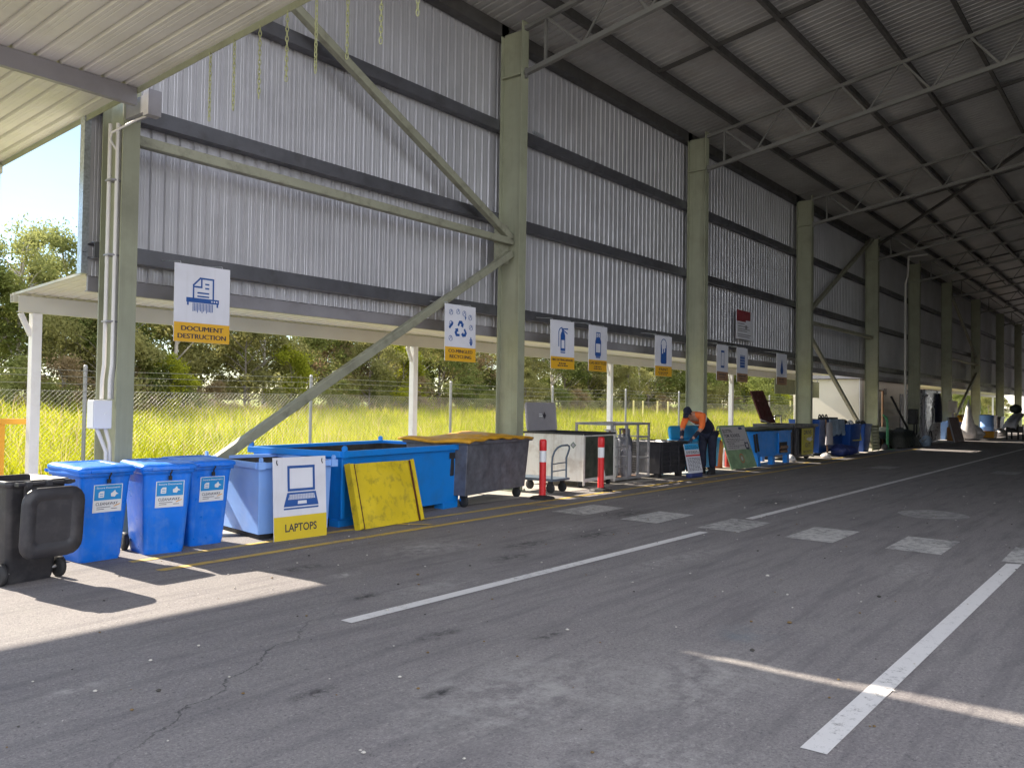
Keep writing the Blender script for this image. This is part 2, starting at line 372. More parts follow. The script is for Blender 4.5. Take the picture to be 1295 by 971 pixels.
mb = MB(); mb.add([(-160,-160,.008),(-7,-160,.008),(-7,160,.008),(-160,160,.008)], [(0,1,2,3)]); mb.add([(-7,-160,.008),(140,-160,.008),(140,-30,.008),(-7,-30,.008)], [(0,1,2,3)])  # unseen pale ground added outside the canopy to bounce light into the shed
M['yard'] = pmat('pale_bounce_yard', (.46, .44, .40), .85, var=.12, vs=.4, dirt=(.25,.24,.22), da=.4, ds=.7)
q = MB(); q.add([(4.3,9.15,.0085),(60,9.3,.0085),(60,13.04,.0085),(4.3,13.04,.0085)], [(0,1,2,3)]); M['strip'] = pmat('pale_bounce_strip', (.42, .385, .34), .85, var=.2, vs=.9, dirt=(.2,.18,.16), da=.6, ds=1.5, bump=.3, bs=70); q.build('bounce_strip', 'strip', kind='structure')  # pale strip added below the awning to bounce light onto its underside
mb.build('bounce_yard', 'yard', kind='structure')
def marking(name, pts, mat, z=.008):
    q = MB(); q.add([(x, y, z) for x, y in pts], [tuple(range(len(pts)))])
    q.build(name, mat, kind='structure')
W = .062
marking('lane_line', [(4.25,4.975-W),(10.44,4.955-W),(10.44,4.955+W),(4.25,4.975+W)], 'paint_white')
marking('lane_line', [(12.13,5.025-W),(60,5.27-W),(60,5.27+W),(12.13,5.025+W)], 'paint_white')
marking('lane_line', [(4.19,1.328),(10.75,1.305),(10.68,1.447),(4.185,1.459)], 'paint_white')
marking('lane_line', [(12.3,1.31),(45,1.31),(45,1.44),(12.3,1.44)], 'paint_white')
for k in range(7):
    y = 7.36-1.232*k; dx = .09*(k/4); w = .31
    marking('crossing_block', [(10.68+dx, y-w),(11.92+dx, y-w+.02),(11.94+dx, y+w+.02),(10.70+dx, y+w)], 'paint_worn')
for x, y in ((25.0,6.55),(25.6,3.55)):
    marking('crossing_block', [(x,y-.31),(x+1.25,y-.31),(x+1.25,y+.31),(x,y+.31)], 'paint_faint')
marking('worn_paint_patch', [(14.8+.62*math.cos(a)*(1+.06*math.sin(3*a)), 3.03+.50*math.sin(a)*(1+.05*math.cos(4*a))) for a in [2*PI*i/26 for i in range(26)]], 'paint_faint')
w = .055
marking('bay_edge_line', [(4.28,7.82-w),(40,8.62-w),(40,8.62+w),(4.28,7.82+w)], 'paint_yellow')
marking('bay_edge_line', [(4.31,8.43-w),(30,8.93-w),(30,8.93+w),(4.31,8.43+w)], 'paint_yellow')
for x in (8.3, 11.4, 17.6):
    marking('bay_tie_line', [(x,8.02),(x+.09,8.02),(x-.25,8.50),(x-.34,8.50)], 'paint_yellow', .012)

q = MB(); rr = random.Random(77)
for i in range(420):                                            # grit, leaf crumbs and chips lying on the asphalt
    x = rr.uniform(1.5, 20)**1.0; y = rr.uniform(1.2, 8.4); r_ = rr.uniform(.004,.014)*(1.6 if rr.random() < .1 else 1)
    q.lathe([(r_*.7,0),(r_,r_*.3),(r_*.5,r_*.7),(.0005,r_*.75)], (x,y,.0085), 5, rr.choice((0,0,1,2)), smooth=False)
tag(q.build('loose_grit', [pmat('grit_pale', (.45,.42,.38), .8), pmat('grit_dark', (.05,.045,.04), .8), pmat('leaf_crumb', (.16,.10,.04), .8)], kind='stuff'), 'scattered grit and leaf crumbs lying on the asphalt', 'grit')

# ------------------------------------------------------------------ the warehouse shed
COLX = [4.92, 12.655, 20.76, 29.2, 37.6, 45.1, 52.74, 61.75, 71.6, 81.0, 90.4]
YI, YO, YS = 9.85, 10.38, 10.60                 # column inner face, outer face, wall sheet
X0, X1, YB = 4.72, 91.0, -8.0
roofz = lambda y: 9.36+(9.6-y)*SLOPE            # underside of the roof sheet
shed = thing('warehouse_shed', 'long open-sided steel warehouse shed with corrugated grey wall above green-grey columns', 'warehouse', (0,0,0))
for x in COLX:
    mb = MB()
    mb.box((x-.105,YI,.0),(x+.105,YI+.02,8.10)); mb.box((x-.105,YO-.02,0),(x+.105,YO,9.2)); mb.box((x-.009,YI+.02,0),(x+.009,YO-.02,9.0))
    mb.box((x-.105,YI,8.125),(x+.105,YI+.02,9.15)); mb.box((x-.10,YI+.02,8.10),(x-.009,YO-.02,8.125)); mb.box((x+.009,YI+.02,8.10),(x+.10,YO-.02,8.125))
    mb.box((x-.14,YI-.05,.004),(x+.14,YO+.05,.03))
    for sx in (-1, 1):
        for sy in (-.03, .56): mb.lathe([(.016,0),(.016,.03)], (x+sx*.12, YI+sy, .03), 6, 0)
    mb.build('column', 'column', shed)
girt = [(0,.0),(.185,0),(.185,.03),(.18,.03),(.18,.006),(.006,.006),(.006,.194),(.18,.194),(.18,.17),(.185,.17),(.185,.2),(0,.2)]
def girt_run(x0, x1, z, name='girt'):
    q = MB(); q.extr([(a, c) for a, c in girt], (x0, 10.39, z), (x1, 10.39, z), (0,1,0), (0,0,1)); q.build(name, 'girt', shed)
for i, (a, c) in enumerate(zip(COLX, COLX[1:])):
    for z in (3.42, 5.25, 7.09): girt_run(a+(.02 if i else -.16), c-.02, z)
    q = MB(); corrugated(q, (a-.105 if i else 4.78, YS, 3.22), (1,0,0), (0,0,1), (0,1,0), c-a if i else c-.105-4.78, 2.28)
    u0 = a-.105 if i else 5.0
    corrugated(q, (u0, YS, 5.50), (1,0,0), (0,0,1), (0,1,0), c-.105-u0, 3.62)
    q.build('wall_cladding', 'cladding', shed)
    q = MB(); q.extr([(-.02,-.13),(.2,-.13),(.2,.13),(.19,.13),(.19,-.12),(-.01,-.12),(-.01,.12),(.15,.12),(.15,.13),(-.02,.13)], (a-.1, YO+.0, 9.08), (c-.1, YO+.0, 9.08), (0,1,0), (0,0,1)); q.build('eaves_beam', 'purlin', shed)
    q = MB(); corrugated(q, (a-.3 if i == 0 else a, 10.9, roofz(10.9)), (1,0,0), (0,-1,SLOPE), (0,SLOPE,1), c-a+(.3 if i == 0 else 0), (10.9-YB)*math.sqrt(1+SLOPE**2)); q.build('roof_cladding', 'roofing', shed)
# bright lap flashings on the girts, seen beside the second column
q = MB(); q.box((13.63,10.36,7.30),(14.0,10.39,7.36)); q.build('girt_flashing', 'galv', shed)
# purlins, bridging and trusses
PY = [9.15-1.4*k for k in range(13)]
zprof = [(-.07,0),(.0,0),(.0,.244),(.07,.244),(.07,.22),(.064,.22),(.064,.238),(.006,.238),(.006,-.006),(-.07,-.006),(-.07,.02),(-.064,.02),(-.064,.0)]
zprof = [(0,0),(.006,0),(.006,.238),(.075,.238),(.075,.244),(0,.244),(0,.006),(-.075,.006),(-.075,0)]
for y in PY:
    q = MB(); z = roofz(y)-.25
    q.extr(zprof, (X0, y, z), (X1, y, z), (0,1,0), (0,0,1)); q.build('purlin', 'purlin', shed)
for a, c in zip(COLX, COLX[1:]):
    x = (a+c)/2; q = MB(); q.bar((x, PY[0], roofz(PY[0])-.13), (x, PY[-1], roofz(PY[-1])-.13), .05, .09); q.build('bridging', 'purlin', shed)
for x in COLX:
    tr = MB(); y0, y1 = YI, YB+.8
    top = lambda y: roofz(y)-.31; bot = lambda y: 8.13+(9.85-y)*SLOPE
    tr.bar((x,y0,top(y0)),(x,y1,top(y1)),.09,.08)
    t_o = tr.build('truss_top_chord', 'truss', shed)
    q = MB(); q.bar((x,y0-.02,bot(y0)),(x,y1,bot(y1)),.095,.095); q.box((x-.02,y0-.06,bot(y0)-.1),(x+.02,y0,bot(y0)+.1)); q.build('truss_bottom_chord', 'truss', shed)
    q = MB(); q.bar((x,9.36,bot(9.36)),(x,9.36,top(9.36)),.05,.05)
    prev = 9.32
    for k in range(len(PY)-1):
        yb = PY[k]-.62
        if yb < y1: break
        q.bar((x,prev,top(prev)-.03),(x,yb+.03,bot(yb)+.05),.05,.05)
        if k % 2 == 0 or True: q.bar((x,yb-.05,bot(yb)+.05),(x,PY[k+1]+.05,top(PY[k+1])-.03),.035,.035)
        prev = PY[k+1]-.04
    q.build('truss_web', 'truss', shed)
# wall bracing (square hollow sections) and roof tie
def brace(pts, s=.13, name='diagonal_brace', mat='brace'):
    for a, c in pts:
        q = MB(); q.bar((a[0],10.1,a[1]),(c[0],10.1,c[1]),s,s); q.build(name, mat, shed, bevel=.012)
brace([((12.60,4.91),(5.0,8.70)), ((12.60,4.62),(5.02,.10)), ((12.62,4.85),(4.98,4.90))])
for x, sgn in ((12.60,-1),(29.25,1),(61.7,-1)):                # bolted gusset plates where the braces meet the column
    q = MB(); q.box((min(x-.02*sgn,x+.42*sgn),10.165,4.42),(max(x-.02*sgn,x+.42*sgn),10.18,5.18))
    for dx, z in ((.12,4.5),(.3,4.55),(.12,5.1),(.3,5.0),(.2,4.8),(.32,4.8)): q.lathe([(.014,0),(.014,-.012)], (x+dx*sgn,10.165,z), 6, 0, 'Y', False)
    q.build('gusset_plate', 'brace', shed)
brace([((29.25,4.95),(37.5,9.0)), ((29.25,4.50),(37.5,.12)), ((29.25,4.74),(37.5,4.76)), ((61.7,5.2),(52.8,8.9)), ((61.7,4.1),(52.8,.3)), ((61.7,4.7),(52.8,4.7))])
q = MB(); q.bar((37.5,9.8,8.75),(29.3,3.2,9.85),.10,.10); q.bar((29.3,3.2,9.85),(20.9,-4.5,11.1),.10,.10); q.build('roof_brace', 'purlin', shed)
q = MB(); q.box((4.70,10.605,3.24),(4.80,10.72,5.48)); q.build('corner_flashing', 'galv', shed)
q = MB(); q.box((4.80,10.632,3.226),(90,10.70,3.34)); q.build('leak_block_strip', 'steel', shed)  # strip added outside the wall to block a sunlight leak above the awning
# unseen full-height far side wall and end wall, added to darken the far bays
q = MB(); corrugated(q, (12.7,-8.1,.0), (1,0,0), (0,0,1), (0,-1,0), 78.3, 12.3); q.build('added_side_wall', 'cladding', shed)
q = MB(); corrugated(q, (91.0,10.6,3.2), (0,-1,0), (0,0,1), (1,0,0), 18.7, 9.4); q.build('added_end_wall', 'cladding', shed)

# ------------------------------------------------------------------ lean-to awning outside the wall
awn = thing('side_awning', 'low cream lean-to awning on white posts outside the shed wall', 'awning', (0,0,0))
AX0, AX1 = 4.78, 37.3
q = MB(); corrugated(q, (AX0, 10.68, 3.245), (1,0,0), (0,1,-.055), (0,.055,1), AX1-AX0, 2.12, .19, .028); M['awning'] = pmat('pale_awning_sheet', (.76, .74, .66), .45, 0., var=.05, vs=.8, dirt=(.5,.47,.4), da=.2, ds=1.1); q.build('roof_sheet', 'awning', awn)
q = MB(); q.box((AX0+.02,10.635,3.03),(90.5,10.675,3.225)); q.box((AX0+.02,10.675,3.03),(AX1,10.72,3.045)); q.build('ledger_beam', 'steel', awn, bevel=.004)
q = MB(); q.extr([(0,0),(.07,0),(.07,.008),(.008,.008),(.008,.222),(.07,.222),(.07,.23),(0,.23)], (AX0-.04,12.56,2.875), (AX1,12.56,2.875), (0,1,0), (0,0,1)); q.build('fascia_beam', 'flashing', awn)
q = MB(); q.box((AX0-.03,10.62,3.235),(AX0-.004,12.83,3.27)); q.v = [(x,y,z-(y-10.68)*.055) for x,y,z in q.v]; q.build('edge_trim', 'flashing', awn)
q = MB(); q.extr([(0,0),(.10,0),(.12,.12),(.11,.12),(.09,.01),(.01,.01),(.01,.13),(0,.13)], (AX0-.05,12.72,3.02), (AX1,12.72,3.02), (0,1,0), (0,0,1)); q.build('gutter', 'flashing', awn)
for x in (4.98, 12.48, 20.35, 28.7, 36.6):
    q = MB(); q.box((x-.065,12.53,.0),(x+.065,12.555,2.87)); q.box((x-.065,12.555,0),(x+.065,12.66,2.87)) if False else None
    q = MB(); q.box((x-.065,12.53,0),(x+.065,12.66,2.87)); q.bar((x-.06,12.6,2.56),(x-.20,12.6,2.86),.05,.07); q.box((x-.1,12.5,.004),(x+.1,12.69,.02))
    q.build('post', 'white', awn, bevel=.006)

far = thing('far_awning', 'second low cream awning outside the far bays, past the portable office', 'awning', (0,0,0))
q = MB(); corrugated(q, (52.5, 10.71, 3.245), (1,0,0), (0,1,-.055), (0,.055,1), 38, 2.1, .19, .028); q.build('roof_sheet', 'soffit', far)
q = MB(); q.box((52.5,12.56,2.875),(90.5,12.63,3.105)); q.build('fascia_beam', 'flashing', far)
for x in (57.0, 66.0, 75.5, 85.0): q = MB(); q.box((x-.065,12.50,0),(x+.065,12.63,2.87)); q.build('post', 'white', far)

# ------------------------------------------------------------------ high entrance canopy outside the shed end
can = thing('entrance_canopy', 'high cream corrugated canopy over the driveway in front of the shed', 'canopy', (0,0,0))
CY0 = 3.6
cz = lambda y: 5.07+(13.4-y)*.051
q = MB(); corrugated(q, (4.71, CY0, cz(CY0)), (-1,0,0), (0,1,-.051), (0,.051,1), 5.6, 13.42-CY0, .235, .034); q.build('roof_sheet', 'soffit', can)
q = MB(); q.extr([(0,-.07),(.008,-.07),(.008,.06),(-.10,.06),(-.10,.052),(0,.052)], (4.715,CY0,cz(CY0)), (4.715,13.42,cz(13.42)), (1,0,0), (0,0,1)); q.build('edge_flashing', 'column', can)
q = MB(); q.box((-.9,13.40,cz(13.4)-.03),(4.73,13.50,cz(13.4)+.08)); q.build('gutter', 'flashing', can)
for y in (9.33, 3.7):
    q = MB(); z = cz(y)-.006; q.extr([(0,0),(.075,0),(.075,-.02),(.069,-.02),(.069,-.007),(.007,-.007),(.007,-.193),(.069,-.193),(.069,-.18),(.075,-.18),(.075,-.2),(0,-.2)], (-.9,y,z), (4.71,y,z), (0,1,0), (0,0,1)); q.build('edge_beam' if y > 9 else 'cross_beam', 'steel', can)
q = MB(); q.box((4.83,9.30,5.0),(4.99,9.42,5.30)); q.box((4.84,9.42,5.05),(4.98,9.845,5.25)); q.build('beam_bracket', 'steel', can)
for x, y in ((4.66,13.3),(-.8,13.3),(-.8,3.7)):
    q = MB(); q.box((x-.05,y-.05,0),(x+.05,y+.05,cz(y)-.03)); q.box((x-.07,y-.07,cz(y)-.16),(x+.07,y+.07,cz(y)-.04)); q.build('post', 'column', can, bevel=.004)

# ------------------------------------------------------------------ hanging chains along the canopy edge
link = MB()
def chain(n):
    q = MB(); p = .047
    for k in range(n):
        pts = []
        for i in range(10):
            a = 2*PI*i/10; u, v = .013*math.cos(a), (.033 if True else 0)*math.sin(a)
            z = -.03-k*p+v
            pts.append((0, u, z) if k % 2 else (u, 0, z))
        q.tube(pts, .0048, 5, 0, True, True)
    return q
M['chain'] = pmat('pale_green_chain', (.42, .44, .24), .45, .2, var=.15)
for k in range(9):
    y = 7.82-.4335*k; n = 15-(k == 3)-2*(k > 6)
    o = chain(n).build('hanging_chain', 'chain', None, (4.715, y, cz(y)-.055), rz=.4*k)
    tag(o, ('pale green steel chain dangling from the canopy edge nearest the wall', 'second pale green chain out from the wall on the canopy edge', 'third pale green chain out from the wall on the canopy edge',
            'fourth pale green chain, in front of the upper diagonal brace', 'fifth pale green chain along the canopy edge, right of the brace', 'sixth pale green chain along the canopy edge, above the wall',
            'seventh pale green chain, short and near the top of the view', 'short chain at the canopy edge above the seventh chain', 'outermost short chain at the far end of the canopy edge')[k], 'chain', 'height warning chains on the canopy edge')

# ------------------------------------------------------------------ hanging recycling signs (0.8 x 1.0 m boards)
def sign_board(x, label, pict, words, band='sign_yellow', group='hanging recycling signs', dz=0.):
    t = thing('hanging_sign', label, 'sign', (x, 9.90, 2.43+dz), 0, group); t.rotation_euler = (R(random.uniform(-1,1.5)), R(random.uniform(-.5,.5)), R(random.uniform(-3,3)))
    q = MB(); q.box((-.40,-.006,0),(.40,.006,1.0)); q.build('panel', 'sign_white', t, bevel=.002)
    q = MB(); q.rect(-.399,.001,.399,.25,-.0075); q.build('caption_band', band, t)
    q = MB(); pict(q); q.build('pictogram', ['sign_blue','sign_white'], t)
    q = MB()
    for (w, z, h, wd) in words:
        if w: q.text(w, 0, z, h, -.009, 0, 0., wd); q.text(w, .004, z, h, -.0094, 0, 0., wd); q.text(w, -.004, z, h, -.0098, 0, 0., wd)
        else:
            x0 = -wd/2
            while x0 < wd/2-.02:
                L = random.uniform(.03,.08); q.rect(x0, z, min(x0+L, wd/2), z+h, -.009); x0 += L+.02
    q.build('lettering', 'ink', t)
    q = MB()
    for sx in (-.3,.3): q.tube([(sx,.01,.98),(sx,.03,1.03),(sx,.47,1.08)], .006, 5)
    q.build('hanger', 'galv', t)
    return t
B = -.0085; BW = -.0105
def p_shred(q):
    q.line([(-.135,.56),(-.135,.74),(-.04,.835),(.15,.835),(.15,.53)], .022, B)
    q.line([(-.135,.72),(-.02,.72),(-.02,.83)], .022, B-.0005)
    for a, c, z in ((.03,.09,.765),(.03,.09,.71),(-.08,.09,.645),(-.08,.09,.60)): q.rect(a, z-.01, c, z+.01, B)
    q.rect(-.235,.515,.235,.575, B); q.rect(-.225,.475,-.20,.515, B); q.rect(.20,.475,.225,.515, B)
    for k in range(3): q.disc(.13+.036*k,.545,.011, BW, 1)
    for k in range(14): q.rect(-.145+.0215*k, .405-.02*((k*5) % 3 == 0)+.015*((k*7) % 4 == 0), -.145+.0215*k+.011, .51, B-.0003)
def p_recycle(q):
    for k in range(3):
        a = 2*PI*k/3; ca, sa = math.cos(a), math.sin(a)
        T = lambda pts: [(x*ca-z*sa, .56+x*sa+z*ca) for x, z in pts]
        q.poly(T([(-.085,.08),(-.04,.165),(.035,.165),(.062,.115),(.085,.128),(.06,.045),(-.005,.075),(.02,.09),(.0,.115),(-.025,.105),(-.045,.06)]), B-.0002*k)
    for x, z in ((-.25,.86),(-.07,.88),(.09,.86),(.25,.80),(-.25,.66),(.27,.62),(-.26,.40),(.27,.37)):
        q.ring(x, z, .045, .008, B); q.line([(x-.03,z-.02),(x+.02,z+.03)], .009, B-.0004)
        q.line([(x-.01,z+.05),(x+.045,z-.03)], .007, B-.0006)
    q.poly([(-.31,.60),(-.20,.70),(-.19,.66),(-.28,.56)], B); q.poly([(.25,.30),(.30,.30),(.28,.45),(.26,.45)], B); q.poly([(.1,.82),(.15,.80),(.12,.74)], B)
def p_ext(q):
    q.rect(-.075,.33,.085,.70, B); q.rect(-.045,.43,.055,.60, BW, 1); q.rect(-.08,.355,.09,.372, BW-.0003, 1)
    q.poly([(-.075,.70),(.085,.70),(.055,.77),(-.045,.77)], B); q.rect(-.025,.77,.035,.82, B)
    q.line([(-.02,.83),(.17,.84)], .03, B); q.line([(.03,.80),(.15,.745)], .026, B-.0004)
    q.ring(-.02,.74,.115,.022, B-.0006, 0, 10, PI*.5, PI); q.line([(-.135,.74),(-.135,.47)], .022, B-.0008)
def p_bottle(q):
    q.poly([(-.13,.36),(-.10,.33),(.10,.33),(.13,.36),(.13,.66),(.09,.75),(-.09,.75),(-.13,.66)], B); q.rect(-.095,.42,.095,.61, BW, 1)
    q.rect(-.095,.295,.095,.325, B); q.line([(-.085,.75),(-.085,.85),(.085,.85),(.085,.75)], .024, B-.0004); q.ring(.0,.79,.03,.015, B-.0006)
def p_paint(q):
    q.poly([(-.14,.34),(-.10,.31),(.10,.31),(.14,.34),(.14,.78),(-.14,.78)], B)
    q.poly([(-.10,.79),(.10,.79),(.10,.70),(.06,.70),(.05,.60),(.02,.60),(.015,.68),(-.03,.68),(-.04,.56),(-.07,.56),(-.10,.72)], BW, 1)
    q.ring(0,.79,.13,.022, B, 0, 12, 0, PI)
def p_tube(q):
    q.line([(-.10,.37),(-.10,.83),(.10,.83),(.10,.37),(-.10,.37)], .022, B); q.rect(-.12,.36,.12,.42, B-.0006); q.rect(-.12,.79,.12,.845, B-.0008)
def p_crate(q):
    q.rect(-.18,.42,.18,.74, B)
    for z in (.50,.58,.66): q.rect(-.17,z,.17,z+.012, BW, 1)
    for k in range(5): q.rect(-.16+.075*k,.745,-.12+.075*k,.79, B)
def p_drop(q): q.poly([(0,.84)]+[(.11*math.cos(a), .47+.13*math.sin(a)) for a in [R(35-i*25) for i in range(11)]], B)
sign_board(5.94, 'white and yellow hanging sign reading DOCUMENT DESTRUCTION with shredder symbol', p_shred, [('DOCUMENT',.145,.062,.60),('DESTRUCTION',.045,.062,.69)])
sign_board(10.96, 'hanging sign reading CO-MINGLED RECYCLING with blue recycling arrows', p_recycle, [('CO-MINGLED',.15,.058,.62),('RECYCLING',.055,.058,.56)])
sign_board(14.12, 'hanging sign with blue fire extinguisher symbol, right of the second column', p_ext, [('FIRE EXTINGUISHERS',.165,.045,.72),(None,.10,.03,.26),(None,.055,.025,.34)])
sign_board(15.46, 'hanging sign reading GAS BOTTLES with blue gas bottle symbol', p_bottle, [('GAS BOTTLES',.155,.06,.74),(None,.09,.028,.3),(None,.045,.025,.34)])
sign_board(18.48, 'hanging sign reading PAINT with dripping paint tin symbol', p_paint, [('PAINT',.135,.07,.42),(None,.075,.028,.5),(None,.035,.022,.4)])
sign_board(21.93, 'hanging sign with upright blue tube outline, right of the third column', p_tube, [(None,.15,.045,.5),(None,.08,.028,.4)], 'shaded_band')
sign_board(23.32, 'hanging sign with solid blue ribbed crate symbol below the red notice', p_crate, [(None,.15,.045,.55),(None,.08,.028,.4)], 'shaded_band')
sign_board(26.47, 'hanging sign with blue oil drop symbol, left of the fourth column', p_drop, [(None,.15,.045,.4),(None,.08,.028,.4)], 'shaded_band')
t = thing('notice_board', 'red and white notice fixed high on the corrugated wall', 'sign', (24.58,10.36,3.78))
q = MB(); q.box((-.65,-.01,0),(.65,.01,.89)); q.build('panel', 'sign_white', t)
q = MB(); q.rect(-.645,.60,.40,.885,-.0115); q.rect(-.645,.54,.05,.60,-.0115); q.build('header_band', 'sign_red', t)
q = MB()
for z, w in ((.46,.5),(.38,.8),(.30,.9),(.24,.7),(.13,1.0),(.07,.9)): q.rect(-.55,z,-.55+w,z+.025,-.012)
q.rect(.0,.33,.15,.44,-.0125); q.build('lettering', 'steel', t)

# ------------------------------------------------------------------ conduits on the first column, pipe on a far column
t = thing('electrical_conduit', 'grey electrical conduits running down the first column to a white junction box', 'conduit', (4.80,9.93,0))
q = MB()
for dx, dy, r in ((-.055,.10,.024),(.03,.04,.03),(-.01,.0,.024)):
    q.tube([(dx,dy,5.0),(dx,dy,2.1),(dx-.02,dy,1.9),(dx-.02,dy,1.68)], r, 8)
q.build('conduit_pipe', 'pvc', t)
q = MB()
for z in (4.3,3.4,2.6): q.box((-.09,-.02,z),(.04,.13,z+.02))
q.build('saddle_clip', 'steel', t)
q = MB(); q.tube([(.0,.02,4.66),(-.10,.0,4.78),(-.13,-.1,4.84),(.06,-.30,5.0),(.13,-.40,5.05),(.05,-.50,5.07)], .014, 7); q.build('bent_conduit', 'pvc', t)
q = MB(); q.box((-.24,-.06,1.33),(-.02,.10,1.67)); q.build('junction_box', 'box', t, bevel=.012)
q = MB(); q.box((-.245,-.062,1.345),(-.241,.09,1.655)); q.lathe([(.012,0),(.012,.01)], (-.10,-.07,1.5), 8, 0, 'Y'); q.build('box_cover', 'box', t)
q = MB(); q.tube([(-.16,.02,1.33),(-.10,.03,1.2),(-.04,.03,1.05),(-.04,.03,.02)], .024, 8); q.tube([(-.06,.02,1.33),(.0,.03,1.15),(.01,.03,.9),(.01,.03,.02)], .024, 8); q.build('lower_conduit', 'pvc', t)
o = MB(); o.tube([(41.95,9.8,.3),(41.95,9.8,7.6),(42.25,9.78,7.95),(42.25,9.75,8.9),(42.6,9.0,9.0)], .055, 8)
o = tag(o.build('drain_pipe', 'pvc'), 'pale pipe climbing the wall just left of the pipe-clad sixth column', 'pipe')

# ------------------------------------------------------------------ chain-link boundary fence
FY = 14.0
fx = [-2.4,1.95,6.32,10.9,15.17,19.5,23.6,27.35,31.7,36.0,40.4]
t = thing('chain_link_fence', 'galvanised chain-link fence with wire strands between the shed and the field', 'fence', (0,FY,0))
for x in fx:
    q = MB(); q.tube([(x,0,-.05),(x,0,2.2)], .032, 8); q.lathe([(.034,0),(.02,.03),(.001,.035)], (x,0,2.2), 8); q.build('fence_post', 'fence', t)
q = MB(); xa, xb, h, p = fx[0], fx[-1], 1.78, .075
k = xa-h
while k < xb:
    for s in (1,-1):
        a, c = (k, 0.), (k+h, h)
        x0, x1 = max(a[0], xa), min(c[0], xb)
        if x1 <= x0: continue
        z0, z1 = x0-k, x1-k
        if s < 0: z0, z1 = h-z0, h-z1
        q.bar((x0, .003*s, z0+.03), (x1, .003*s, z1+.03), .0026, .0026)
    k += p
q.build('wire_mesh', 'fence_wire', t)
q = MB()
for z in (1.83,1.95,2.07,2.17): q.tube([(x, -.035, z-.02*((i*7) % 3)) for i, x in enumerate(fx)], .004, 4)
q.build('wire_strand', 'fence_wire', t)
for i, (x, y) in enumerate(((62.0,36),(63.6,36),(66.2,36),(68.2,36),(83.0,31),(85.4,31),(87.4,31))):
    q = MB(); h = field_z(x,y)+(1.95 if y < 32 else 1.5); q.tube([(x,y,0),(x,y,h)], .07, 8); q.lathe([(.075,0),(.07,.04),(.001,.05)], (x,y,h), 8)
    tag(q.build('yellow_post', 'fence_yellow'), 'thin pale yellow post standing in the grass beyond the fence', 'post', 'pale yellow posts in the field')
t = thing('guard_rail', 'yellow-orange guard rail at the left edge beyond the black bin', 'guard rail', (4.72,12.9,0))
q = MB(); q.box((-.10,-.05,0),(.0,.05,1.30)); q.build('rail_post', 'guard', t, bevel=.004)
q = MB(); q.box((-1.9,-.05,0),(-1.8,.05,1.30)); q.build('rail_post', 'guard', t, bevel=.004)
q = MB(); q.box((-2.0,-.06,1.302),(.28,.06,1.38)); q.build('top_rail', 'guard', t, bevel=.004)

